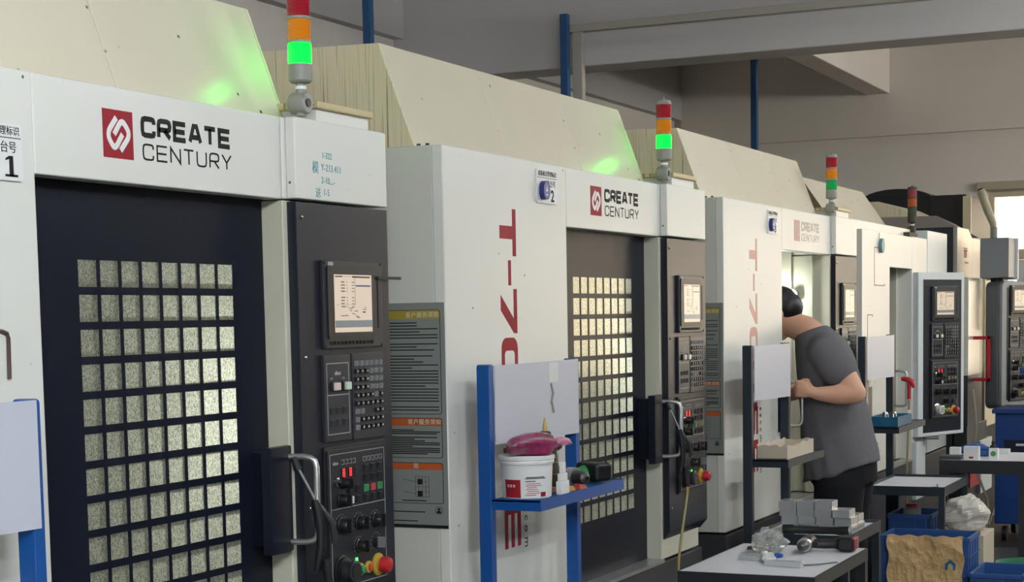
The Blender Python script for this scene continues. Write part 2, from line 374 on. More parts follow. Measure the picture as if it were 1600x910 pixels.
def knob(parent, x, y, z, r, m=DARK, ptr=True):
    g = G().lathe([(r*1.15, y), (r*1.15, y-.004), (r, y-.006), (r*.9, y-.024), (r*.8, y-.026)], (x, 0, z), 'y', 16)
    if ptr: g.box(x-r*.22, x+r*.22, y-.034, y-.02, z-r*.95, z+r*.95)
    return g.obj('knob', m, parent, smooth=True)

def control(root, x0, yf, lit=True, mpg_white=False, T=None):
    """operator station: display, key blocks, switch panel. Front surface at y = yf; x measured from machine left"""
    dx = x0
    # display unit
    d = G().box(1.903+dx, 2.199+dx, yf-.012, yf, 1.535, 1.757).obj('display_unit', BEZEL, root, bevel=.003)
    G().ext(rrect(1.916+dx, 2.160+dx, 1.560, 1.744, .006), FY, yf-.016, yf-.011).obj('screen_frame', DARK, d)
    s = G().box(1.946+dx, 2.134+dx, yf-.0175, yf-.015, 1.576, 1.722).obj('screen', SCREEN, d)
    y = yf-.0175
    g = G(); gg = random.Random(3)
    for i in range(9):
        z = 1.702-i*.0078
        if i == 4: continue
        g.box(1.978+dx, 1.978+dx+.016+gg.random()*.006, y-.0004, y, z, z+.0026); g.box(2.006+dx, 2.010+dx, y-.0004, y, z, z+.002); g.box(2.032+dx, 2.044+dx, y-.0004, y, z, z+.0018)
    for i in range(14):
        a = 1.955+gg.random()*.15; zz = 1.610+gg.random()*.032; g.box(a+dx, a+dx+.006+gg.random()*.012, y-.0004, y, zz, zz+.0018)
    for a, b, c, e in ((1.95, 2.13, 1.717, 1.7176), (2.048, 2.0486, 1.645, 1.715), (1.95, 2.05, 1.645, 1.6455), (1.95, 1.985, 1.7155, 1.7185), (2.035, 2.125, 1.7145, 1.7185)):
        g.box(a+dx, b+dx, y-.0004, y, c, e)
    g.obj('screen_print', SCRDARK, d)
    G().box(1.946+dx, 2.134+dx, y-.0006, y, 1.588, 1.606).obj('softkey_band', SCRGREY, d)
    G().box(2.052+dx, 2.127+dx, y-.0006, y, 1.692, 1.696).obj('highlight_bar', SCRBLUE, d)
    for i in range(12): keyobj('soft_key', .011, .009, .004, KEYD, d, 1.934+dx+i*.0185, yf-.012, 1.5495)
    G().box(2.174+dx, 2.190+dx, yf-.0135, yf-.011, 1.585, 1.72).obj('card_slot', DARK, d)
    G().box(1.926+dx, 1.950+dx, yf-.0128, yf-.011, 1.744, 1.753).obj('maker_badge', LINE, d)
    for a, b in ((1.909, 1.751), (2.193, 1.751), (1.909, 1.541), (2.193, 1.541)): G().cyl((a+dx, yf-.011, b), (a+dx, yf-.0145, b), .004, n=8).obj('screw', KEYD, d)
    first = [d]
    # left key block
    k = G().box(1.897+dx, 2.028+dx, yf-.010, yf, 1.30, 1.52).obj('switch_block', BEZEL, root, bevel=.002)
    first.append(k); g = G(); y = yf-.010
    for a, b, c, e in ((1.908, 2.018, 1.497, 1.4995), (1.908, 2.018, 1.417, 1.4195), (1.908, 2.018, 1.318, 1.3205), (1.908, 1.9103, 1.318, 1.4995), (2.0157, 2.018, 1.318, 1.4995)):
        g.box(a+dx, b+dx, y-.0005, y, c, e)
    g.obj('printed_frame', LINE, k)
    text('lettering', 'aikon', .014, LINE, k, MY(1.948+dx, y-.0003, 1.469), bold=.0004)
    text('lettering', 'OFF', .008, LINE, k, MY(1.924+dx, y-.0003, 1.457)); text('lettering', 'ON', .008, LINE, k, MY(1.984+dx, y-.0003, 1.457))
    for a, mm in ((1.941, mat('button_pink', 'd9c3c0', .35)), (1.994, mat('button_mint', 'c4d6c4', .35))):
        b = G().box(a-.017+dx, a+.017+dx, y-.008, y, 1.428, 1.452).obj('power_button', KEYD, k, bevel=.002)
        G().box(a-.012+dx, a+.014+dx, y-.015, y-.007, 1.430, 1.450).obj('button_cap', mm, k, bevel=.002)
    for r_ in range(2):
        for c in range(3): keyobj('membrane_key', .020, .017, .004, BEZEL, k, 1.931+dx+c*.032, y, 1.378-r_*.030)
    # letter key block
    k = G().box(2.036+dx, 2.199+dx, yf-.010, yf, 1.297, 1.521).obj('keypad', BEZEL, root, bevel=.002)
    first.append(k)
    for r_ in range(9):
        for c in range(6):
            if r_ == 6 and c in (2, 3): continue
            light = (1 <= r_ <= 3 and c > 2) or r_ == 0 or (r_ in (6, 7, 8) and c == 0) or (r_ == 6 and c == 1) or (r_ == 4 and c == 4)
            keyobj('key', .0165, .0135, .006, KEYL if light else KEYD, k, 2.055+dx+c*.0252, y, 1.495-r_*.0208)
            if not light: put('key_legend', shared('legend', lambda: G().box(-.003, .003, -.0064, -.0056, -.002, .003), PLACW), k, (2.055+dx+c*.0252, y, 1.495-r_*.0208))
    # machine switch panel
    f_ = G().box(1.890+dx, 2.206+dx, yf-.008, yf, .908, 1.288).obj('switch_panel_rim', DARK, root, bevel=.002)
    p = G().box(1.899+dx, 2.197+dx, yf-.012, yf-.004, .916, 1.279).obj('switch_panel', MID, root, bevel=.001)
    first += [f_, p]; y = yf-.012; g = G()
    for a, b, c, e in ((1.908, 2.188, 1.267, 1.269), (1.908, 2.188, 1.127, 1.129), (1.908, 2.188, .924, .926), (1.908, 1.910, .924, 1.269), (2.186, 2.188, .924, 1.269)):
        g.box(a+dx, b+dx, y-.0005, y, c, e)
    for i in range(4):
        ribbon(g, [(1.966+i*.019+dx, 1.251), (1.979+i*.019+dx, 1.251), (1.979+i*.019+dx, 1.24), (1.966+i*.019+dx, 1.24)], .0015, FY, y-.0005, y)
    for i in range(5):
        ribbon(g, [(2.076+i*.021+dx, 1.240), (2.076+i*.021+dx, 1.251), (2.09+i*.021+dx, 1.251), (2.09+i*.021+dx, 1.24), (2.08+i*.021+dx, 1.24)], .0015, FY, y-.0005, y)
    for a, b, r_ in ((1.957, 1.085, .029), (2.045, 1.083, .026), (2.132, 1.080, .026), (2.042, 1.022, .023), (2.133, 1.020, .026)):
        for j in range(11):
            an = math.radians(-30+24*j); ca, sa = math.cos(an), math.sin(an)
            g.box(a+ca*r_-.0012+dx, a+ca*r_+.0012+dx, y-.0005, y, b+sa*r_-.0012, b+sa*r_+.0012)
    g.obj('printed_marks', LINE, p)
    text('lettering', 'aikon', .012, LINE, p, MY(1.923+dx, y-.0003, 1.241), bold=.0003)
    for i in range(3): G().box(1.964+dx+i*.034, 1.982+dx+i*.034, y-.002, y, 1.207, 1.229).obj('digit_window', DARK if i < 2 else BEZEL, p)
    if lit:
        for i in range(2):
            g = G(); a = 1.968+dx+i*.034
            for q in ((0, .010, .0185, .0205), (0, .010, .009, .0108), (0, .010, 0, .0018), (0, .0022, 0, .0205), (.008, .0102, 0, .0205)): g.box(a+q[0], a+q[1], y-.0026, y-.0018, 1.208+q[2], 1.208+q[3])
            g.obj('lit_digit', SEG, p)
    for r_ in range(4):
        for c in range(3):
            mm = KEYD if r_ != 2 else (GRNK, REDK, GRNK)[c]
            keyobj('function_key', .022, .019, .005, mm, p, 2.088+dx+c*.036, y, (1.222, 1.196, 1.169, 1.144)[r_])
    for (a, b, mm) in ((2.008, 1.172, KEYD), (2.044, 1.172, KEYD), (2.009, 1.145, WHITEP), (2.045, 1.145, KEYD)): keyobj('function_key', .022, .019, .005, mm, p, a+dx, y, b)
    G().lathe([(.012, y), (.012, y-.006), (.008, y-.008)], (1.936+dx, 0, 1.198), 'y', 14).obj('key_switch', CHROME, p, smooth=True)
    knob(p, 1.967+dx, y, 1.193, .014); knob(p, 1.955+dx, y, 1.150, .016)
    for a, b, r_ in ((1.954, 1.085, .019), (2.042, 1.083, .017), (2.130, 1.080, .018), (2.040, 1.022, .016)): knob(p, a+dx, y, b, r_)
    b = G().lathe([(.014, y), (.014, y-.005), (.009, y-.007)], (2.133+dx, 0, 1.020), 'y', 14).obj('selector_switch', DARK, p, smooth=True)
    G().box(2.131+dx, 2.136+dx, y-.026, y-.006, 1.006, 1.034).obj('lever', KEYL, p)
    hw = G().lathe([(.041, y), (.041, y-.004), (.036, y-.006), (.036, y-.012), (.030, y-.014)], (1.954+dx, 0, .968), 'y', 28).obj('hand_wheel', CHROME if mpg_white else DARK, p, smooth=True)
    G().lathe([(.026, y-.010), (.026, y-.034), (.0285, y-.036), (.0285, y-.042), (.024, y-.044)], (1.954+dx, 0, .968), 'y', 28).obj('wheel_rim', WHITEP if mpg_white else BEZEL, p, smooth=True)
    G().lathe([(.0225, y-.043), (.0225, y-.046)], (1.954+dx, 0, .968), 'y', 24).obj('wheel_face', LINE if mpg_white else DARK, p)
    g = G()
    for j in range(20):
        an = j*math.pi/10; ca, sa = math.cos(an), math.sin(an); g.box(1.954+dx+ca*.038-.001, 1.954+dx+ca*.038+.001, y-.0047, y-.004, .968+sa*.038-.001, .968+sa*.038+.001)
    g.obj('wheel_scale', LINE, p)
    b = G().lathe([(.016, y), (.016, y-.006), (.013, y-.008)], (2.044+dx, 0, .960), 'y', 18).obj('start_button', YEL, p, smooth=True)
    G().lathe([(.011, y-.006), (.011, y-.014), (.009, y-.015)], (2.044+dx, 0, .960), 'y', 16).obj('button_cap', GRNK, p, smooth=True)
    b = G().lathe([(.016, y), (.016, y-.006), (.013, y-.008)], (2.086+dx, 0, .960), 'y', 18).obj('stop_button', YEL, p, smooth=True)
    G().lathe([(.011, y-.006), (.011, y-.012), (.009, y-.013)], (2.086+dx, 0, .960), 'y', 16).obj('button_cap', ORG, p, smooth=True)
    b = G().lathe([(.030, y), (.030, y-.005), (.017, y-.007), (.015, y-.016)], (2.138+dx, 0, .960), 'y', 24).obj('emergency_stop', YEL, p, smooth=True)
    G().lathe([(.016, y-.014), (.021, y-.016), (.021, y-.030), (.018, y-.038), (.011, y-.042), (.003, y-.043)], (2.138+dx, 0, .960), 'y', 24).obj('mushroom_cap', ESTOP, p, smooth=True)
    if lit: G().box(2.024+dx, 2.032+dx, y-.003, y, .984, .992).obj('indicator_led', LED, p)
    if T is not None:
        for o in first: o.matrix_local = T @ o.matrix_local

def tower(root, x, y, z, lit, grime=False):
    s = thing_part('signal_tower', root)
    gm = GREYP if not grime else mat('grime_grey', '4c463c', .7, var=.4, vscale=40, bump=.5, bscale=60)
    G().lathe([(.012, z-.03), (.014, z+.0), (.0125, z+.055)], (x, y, 0), 'z', 16).obj('stem', gm, s, smooth=True)
    G().lathe([(.024, .026), (.027, .022), (.027, -.016), (.024, -.02)], (x, y, z+.002), 'y', 20).obj('hinge', gm, s, smooth=True)
    G().lathe([(.011, -.02), (.011, -.023)], (x, y, z+.002), 'y', 12).obj('hinge_bolt', DARK, s)
    G().lathe([(.0145, z+.036), (.0145, z+.044)], (x, y, 0), 'z', 16).obj('collar', WHITEP, s, smooth=True)
    h = z+.052
    G().lathe([(.024, h), (.029, h+.005), (.029, h+.046)], (x, y, 0), 'z', 24).obj('base_can', gm, s, smooth=True); h += .046
    names = (('green_lens', (LENSG if lit else LENSD)), ('orange_lens', LENSO), ('red_lens', LENSR))
    if grime: names = (('green_lens', mat('grimy_green', '3f4a3a', .6, var=.5, vscale=60)), ('orange_lens', mat('grimy_orange', 'b0582c', .5, var=.3, vscale=60)), ('red_lens', mat('grimy_red', '8c3a44', .5, var=.3, vscale=60)))
    for i, (nm, mm) in enumerate(names):
        pr = [(.0275, h)]
        for j in range(13): pr += [(.0292, h+.0025+j*.0036), (.0284, h+.0043+j*.0036)]
        G().lathe(pr+[(.0275, h+.05)], (x, y, 0), 'z', 24).obj(nm, mm, s, smooth=True); h += .05
        G().lathe([(.0285, h), (.030, h+.001), (.030, h+.007), (.0285, h+.008)], (x, y, 0), 'z', 24).obj('ring', gm, s, smooth=True); h += .008
    G().lathe([(.030, h), (.030, h+.004), (.026, h+.009), (.006, h+.011), (.004, h+.02)], (x, y, 0), 'z', 24).obj('cap', gm, s, smooth=True)
    return s
def thing_part(name, root):
    o = bpy.data.objects.new(name, None); col.objects.link(o); o.parent = root; o.empty_display_size = .05; return o

def logo(root, x, z, y, s, glare=False):
    """square emblem, CREATE over CENTURY"""
    rd, ik = (RED_GLARE, INK_GLARE) if glare else (RED, INK)
    e = G().box(x, x+.1*s, y-.0008, y, z-.1*s, z).obj('emblem', rd, root)
    g = G(); c = lambda a, b: (x+a*.1*s, z-.1*s+b*.1*s)
    ribbon(g, soft([c(.45, .84), c(.18, .55), c(.17, .41), c(.33, .22), c(.42, .24), c(.64, .51)], .008*s), .0125*s, FY, y-.0014, y-.0007)
    ribbon(g, soft([c(.56, .17), c(.84, .455), c(.85, .59), c(.68, .77), c(.58, .757), c(.36, .49)], .008*s), .0125*s, FY, y-.0014, y-.0007)
    g.obj('emblem_mark', INK_GLARE if glare else WHITEP, e)
    g = G(); letters(g, 'CREATE', x+.128*s, x+.465*s, z-.049*s, z-.003*s, .0112*s, .0055*s, FY, y-.0008, y); g.obj('lettering_bold', ik, root)
    g = G(); letters(g, 'CENTURY', x+.132*s, x+.465*s, z-.097*s, z-.061*s, .0042*s, .010*s, FY, y-.0008, y, .25); g.obj('lettering_light', ik, root)

def model_letters(root, xb, z0, y, glare=False):
    """T-700SE running down the left panel, tops of the letters to the right; web address alongside"""
    H = .118; m = RED_GLARE if glare else RED
    def fn(a, b, d): return (xb+b, d, z0-a)
    def letter(polys, mm):
        g = G()
        for p in polys: g.ext(p, fn, y-.0008, y)
        return g.obj('model_letter', mm, root)
    R = lambda a0, a1, b0, b1: [(a0, b0), (a1, b0), (a1, b1), (a0, b1)]
    def ring(a0, a1, t=.040):
        o = rrect(a0, a1, 0, H, .035, 5); i = rrect(a0+t, a1-t, .022, H-.022, .016, 5); n = len(o)
        return [[o[k], o[(k+1) % n], i[(k+1) % n], i[k]] for k in range(n)]
    letter([R(0, .145, H-.025, H), R(.053, .093, 0, H-.025)], m)
    letter([R(.158, .235, .058, .078)], m)
    letter([R(.246, .383, H-.024, H), [(.265, 0), (.312, 0), (.383, H-.024), (.338, H-.024)]], m)
    letter(ring(.396, .533), m); letter(ring(.546, .690), RED if glare else m)
    a = .735
    letter([R(a+.02, a+.145, H-.024, H), R(a, a+.038, .05, H-.01), R(a+.02, a+.125, .047, .071), R(a+.107, a+.145, .01, .066), R(a, a+.125, 0, .024)], RED if glare else m)
    a = .905
    letter([R(a, a+.04, 0, H), R(a+.04, a+.145, 0, .024), R(a+.04, a+.145, .047, .071), R(a+.04, a+.145, H-.024, H)], RED if glare else m)
    text('web_address', 'www.szccm.com', .045, INK, root, Matrix.Translation((xb+H+.030, y-.0004, z0-.60)) @ Matrix(((0,1,0,0),(0,0,-1,0),(-1,0,0,0),(0,0,0,1))), spacing=1.58)['kind'] = 'stuff'

def number_plate(root, x, z, y, num, badge=True, gap=False):
    p = G().ext(rrect(x, x+.165, z-.108, z, .008), FY, y-.005, y).obj('number_plate', WHITEP, root)
    G().box(x+.004, x+.161, y-.0056, y-.005, z-.0275, z-.026).obj('plate_rule', INK, p)
    text('plate_lettering', '设备机台管理标识', .0185, INK, p, MY(x+.010, y-.0053, z-.020))
    text('plate_lettering', '机台号', .0235, INK, p, MY(x+.078, y-.0053, z-.053))
    if num == '1':
        g = G().box(x+.126, x+.137, y-.0058, y-.005, z-.100, z-.061).box(x+.114, x+.149, y-.0058, y-.005, z-.1005, z-.096)
        g.ext([(x+.126, z-.061), (x+.126, z-.067), (x+.116, z-.070), (x+.116, z-.066)], FY, y-.0058, y-.005); g.obj('plate_number', INK, p)
    else: text('plate_number', num, .052, INK, p, MY(x+.110, y-.0053, z-.100), bold=.0012)
    if badge:
        b = G().ext([(x+.042+.026*math.cos(a*math.pi/12), z-.068+.030*math.sin(a*math.pi/12)) for a in range(24)], FY, y-.022, y-.005).obj('badge', mat('badge_navy', '2b3270', .35), p)
        G().ext([(x+.040+.021*math.cos(a*math.pi/12), z-.068+.024*math.sin(a*math.pi/12)) for a in range(24)], FY, y-.0225, y-.0215).obj('badge_face', mat('badge_blue', '59629e', .35), p)
        g = G().box(x+.034, x+.046, y-.0232, y-.0222, z-.085, z-.081).ext([(x+.034, z-.072), (x+.046, z-.072), (x+.040, z-.054)], FY, y-.0232, y-.0222)
        g.obj('badge_mark', WHITEP, p)

def placard(root, x):
    """grey instruction sheet on the left side, faces -X; y grows away from the camera side"""
    y0, y1 = .004, .40
    p = G().box(x-.003, x, y0, y1, 1.0, 1.653).obj('placard', PLAC, root, label='grey instruction placard with yellow and orange headings')
    fn = FX; d0, d1 = x-.0036, x-.003
    for z0, z1, mm, s in ((1.607, 1.632, PLACY, '客户服务须知'), (1.298, 1.320, PLACO, '客户服务须知'), (1.170, 1.190, PLACO, '图')):
        G().ext(rrect(y0+.014, y1-.014, z0, z1, .004, 2), fn, d0, d1).obj('heading_bar', mm, p)
        text('heading_text', s, .017, PLACW, p, MX(x-.0041, y0+.125 if len(s) > 1 else y0+.11, z0+.005), spacing=1.15)
    g = G()
    for z0, z1 in ((1.332, 1.632), (1.205, 1.320), (1.072, 1.190)):
        o = rrect(y0+.014, y1-.014, z0, z1, .006, 2); ribbon(g, o+[o[0]], .0016, fn, d0-.0002, d1)
    rr = random.Random(5)
    def lines(za, zb, n):
        for i in range(n):
            z = za-(za-zb)*i/(n-1); a = y0+.022+(0 if rr.random() < .6 else rr.random()*.09)
            if rr.random() > .12: g.box(d0-.0002, d1, a, y1-.03, z, z+.0030)
    lines(1.594, 1.342, 30); lines(1.284, 1.215, 14)
    for k in range(5): g.box(d0-.0002, d1, y0+.06+k*.011, y0+.0606+k*.011, 1.09, 1.15)
    for z in (1.09, 1.105, 1.12, 1.135, 1.15): g.box(d0-.0002, d1, y0+.06, y0+.105, z, z+.0008)
    for z in (1.10, 1.135): g.box(d0-.0002, d1, y0+.082, y0+.098, z-.008, z+.008); ribbon(g, [(y0+.105, z), (y0+.145, z+.006)], .001, fn, d0-.0002, d1)
    g.box(d0-.0002, d1, y0+.07, y0+.15, 1.078, 1.081); g.box(d0-.0002, d1, y0+.075, y0+.18, 1.045, 1.048); g.box(d0-.0002, d1, y0+.1, y0+.18, 1.018, 1.021)
    g.box(d0-.0003, d1, y0, y1, 1.0, 1.009)
    ribbon(g, [(y0+.030+.011*math.cos(a), 1.052+.011*math.sin(a)) for a in [i*math.pi/8 for i in range(17)]], .001, fn, d0-.0002, d1)
    g.ext([(y0+.022, 1.044), (y0+.038, 1.044), (y0+.034, 1.052), (y0+.026, 1.052)], fn, d0-.0002, d1)
    g.ext([(y0+.030+.004*math.cos(a), 1.056+.004*math.sin(a)) for a in [i*math.pi/4 for i in range(8)]], fn, d0-.0002, d1)
    g.obj('printed_text', INK, p)

def door(root, shift, closed=True):
    """sliding black door: window grid 8 x 12, bracket and grab handle"""
    yd = .060; x0, x1, z0, z1 = .880+shift, 1.795+shift, .665, 1.93
    px0, pitch_x, pw = 1.084+shift, .0721, .0615; pz0, pitch_z, ph = 1.7422, .0732, .0565
    g = G(); t = .012
    xr = px0+7*pitch_x+pw; zb = pz0-11*pitch_z-ph
    g.box(x0, px0, yd, yd+t, z0, z1).box(xr, x1, yd, yd+t, z0, z1).box(px0, xr, yd, yd+t, pz0, z1).box(px0, xr, yd, yd+t, z0, zb)
    for i in range(7): g.box(px0+i*pitch_x+pw, px0+(i+1)*pitch_x, yd, yd+t, zb, pz0)
    for c in range(8):
        for r_ in range(11): g.box(px0+c*pitch_x, px0+c*pitch_x+pw, yd, yd+t, pz0-(r_+1)*pitch_z, pz0-r_*pitch_z-ph)
    d = g.obj('door', DOORB, root)
    me = shared('pane', lambda: G().add([(0, 0, 0), (pw, 0, 0), (pw, 0, ph), (0, 0, ph), (0, .003, 0), (pw, .003, 0), (pw, .003, ph), (0, .003, ph)], [(0, 1, 2, 3), (0, 4, 5, 1), (1, 5, 6, 2), (2, 6, 7, 3), (3, 7, 4, 0)]), PANE)
    for r_ in range(12):
        for c in range(8): put('pane', me, d, (px0+c*pitch_x, yd+.0015, pz0-r_*pitch_z-ph))
    G().ext([(1.662+shift, .006), (1.664+shift, -.022), (1.738+shift, -.024), (1.772+shift, -.012), (1.772+shift, .006)], FZ, 1.045, 1.304).obj('handle_bracket', DOORB, d, bevel=.003)
    G().box(1.70+shift, 1.76+shift, .006, yd, 1.06, 1.29).obj('bracket_spacer', DOORB, d)
    a = Vector((1.746+shift, -.020, 1.278)); c = Vector((.014, -.070, 0))
    pth = [a, a+c*.55, a+c*.80+Vector((0, 0, -.003)), a+c*.94+Vector((0, 0, -.010)), a+c+Vector((0, 0, -.026)), a+c+Vector((0, 0, -.182)), a+c*.94+Vector((0, 0, -.198)), a+c*.80+Vector((0, 0, -.206)), a+c*.55+Vector((0, 0, -.209)), a+Vector((0, 0, -.209))]
    G().tube(pth, .0075, 12).obj('grab_handle', STEEL, d, smooth=True)
    return d

def machine(D, dy, num, label, open_shift=0, lit=True, glare=False, notes=False, plac=True):
    root = thing('machining_center', label, 'machine', (D, dy, 0), 0, 'cream machining centers in the row')
    # body shell
    G().box(0, .893, 0, .035, .665, 2.1).obj('left_front_panel', WHITE, root, bevel=.004)
    G().box(0, .035, .035, 2.1, .665, 2.1).obj('left_side_panel', SIDE, root, bevel=.003)
    G().box(.035, 2.258, 2.06, 2.1, .665, 2.1).obj('rear_panel', SIDE, root)
    G().box(2.222, 2.258, .3, 2.06, .665, 2.1).obj('right_side_panel', SIDE, root)
    G().box(.893, 1.783, 0, .05, 1.902, 2.1).obj('header', WHITE, root, bevel=.004)
    G().box(.036, 1.80, .05, 1.1, 2.06, 2.095).obj('ceiling_plate', SIDE, root)
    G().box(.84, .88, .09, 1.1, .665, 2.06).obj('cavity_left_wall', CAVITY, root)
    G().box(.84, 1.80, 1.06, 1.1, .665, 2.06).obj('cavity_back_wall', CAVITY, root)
    G().box(.88, 1.80, .09, 1.06, .62, .66).obj('cavity_floor', STEEL, root)
    # column carrying the operator station
    G().box(1.783, 2.222, 0, .30, .665, 1.90).obj('column', JAMB, root, bevel=.003)
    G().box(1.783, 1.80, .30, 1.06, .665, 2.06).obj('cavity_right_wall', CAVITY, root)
    G().box(1.755, 1.783, .085, .125, .665, 1.90).obj('door_post', JAMB, root)
    G().box(1.765, 1.783, .20, .26, .665, 2.0).obj('inner_post', JAMB, root)
    G().ext([(-.026, 1.897), (-.026, .772), (.004, .735), (.004, 1.897)], lambda a, b, d: (d, a, b), 1.803, 2.258).obj('operator_panel', BLACKP, root, bevel=.002)
    for a, b in ((1.826, 1.86), (1.826, 1.515), (1.826, 1.14), (1.826, .86)): G().lathe([(.006, -.026), (.006, -.028), (.003, -.030)], (a, 0, b), 'y', 10).obj('panel_screw', CHROME, root, smooth=True)
    control(root, 0, -.026, lit)
    hd = G().box(1.788, 2.258, -.026 if False else 0, .30, 1.904, 2.1).obj('control_head', WHITE, root, bevel=.003)
    G().box(1.803, 2.258, -.028, .0, 1.904, 2.101).obj('head_cover', WHITE, root, bevel=.004)
    # base
    G().box(0, 2.258, -.004, 2.1, .02, .655).obj('base', BASE, root, bevel=.004)
    G().box(.893, 1.783, -.012, .06, .655, .668).obj('door_sill', STEEL, root)
    # hood
    prof = [(.10, 2.1), (.212, 2.404), (1.55, 2.43), (1.75, 2.1)]
    xr = 1.972 if num == '1' else 1.915; cuts = [.028, .675, 1.30, xr]
    for i in range(3):
        G().ext(prof, FX, cuts[i]+(.0015 if i else 0), cuts[i+1]-.0015).obj('hood_panel', CREAM, root, bevel=.003)
    G().ext([(.103, 2.103), (.214, 2.402), (1.548, 2.428), (1.745, 2.103)], FX, .0235, .029).obj('hood_end', HOODSIDE, root)
    G().ext([(.100, 2.1), (.212, 2.404), (.232, 2.404), (.120, 2.1)], FX, xr-.001, xr+.007).obj('hood_lip', CREAM, root)
    for a in (.052, .080): G().cyl((.010, a, 2.1), (.010, a, 2.106), .006, n=8).obj('plug', DARK, root)
    # lamp box with lid
    G().box(1.972, 2.236, .012, .30, 2.1, 2.141).obj('lamp_box', WHITE, root, bevel=.002)
    G().box(1.960, 2.245, .0, .312, 2.139, 2.157).obj('lamp_box_lid', LIDM, root, bevel=.003)
    G().ell((1.953, .016, 2.148), (.009, .009, .009), 8).obj('lid_bolt', CHROME, root, smooth=True)
    tower(root, 1.925, .026, 2.146, lit)
    # signs
    logo(root, 1.106, 2.052, 0, 1, glare)
    number_plate(root, .688 if num == '1' else .645, 1.992 if num == '1' else 2.078, 0, num, badge=num != '1')
    if plac: placard(root, 0); model_letters(root, .370, 1.94, 0, glare)
    if notes:
        Mh = lambda x, z: MY(x, -.0284, z, -.02)
        for s_, x, z, sz in (('1-322', 1.927, 2.010, .022), ('模', 1.880, 1.974, .032), ('Y-213.411', 1.922, 1.979, .025), ('2-10....-', 1.922, 1.948, .023), ('送', 1.893, 1.914, .026), ('1-5', 1.93, 1.918, .024)):
            text('marker_note', s_, sz, TEAL, root, Mh(x, z), sx=.95)
    door(root, open_shift)
    # work lamp inside
    G().lathe([(.03, 0), (.03, .05), (.026, .06)], (1.74, .19 if open_shift else .45, 1.70), 'x', 16).obj('work_lamp_housing', GREYP, root)
    G().ell((1.735, .185 if open_shift else .45, 1.70), (.008, .022, .022), 8).obj('work_lamp', WORK, root)
    l = bpy.data.lights.new('work_light', 'POINT'); l.energy = 4.6 if not open_shift else 2.5; l.color = (.97, 1, .92); l.shadow_soft_size = .03
    o = bpy.data.objects.new('work_light', l); col.objects.link(o); o.parent = root; o.location = (1.66, .25, 1.68) if open_shift else (1.64, .34, 1.40)
    return root

M1 = machine(0, 0, '1', 'nearest machining center, number plate 1, closed black door and green marker notes', notes=True)
M2 = machine(2.588, -.027, '2', 'second machining center from the left, number plate 2, bright window grid in its door')
M3 = machine(5.217, -.011, '3', 'third machining center, door slid open, person leaning into it', open_shift=-.85, lit=False, glare=True)
# small add-ons on machine 1
G().box(2.165, 2.290, -.047, -.043, 1.712, 1.720).obj('card_flap', RUBBER, M1)
G().tube([(.60, -.004, 1.597), (.775, -.004, 1.597), (.788, -.004, 1.593), (.792, -.004, 1.583), (.790, -.004, 1.505)], .004, 8).obj('hook_bar', mat('bronze_bar', '4a3a30', .4), M1, smooth=True)
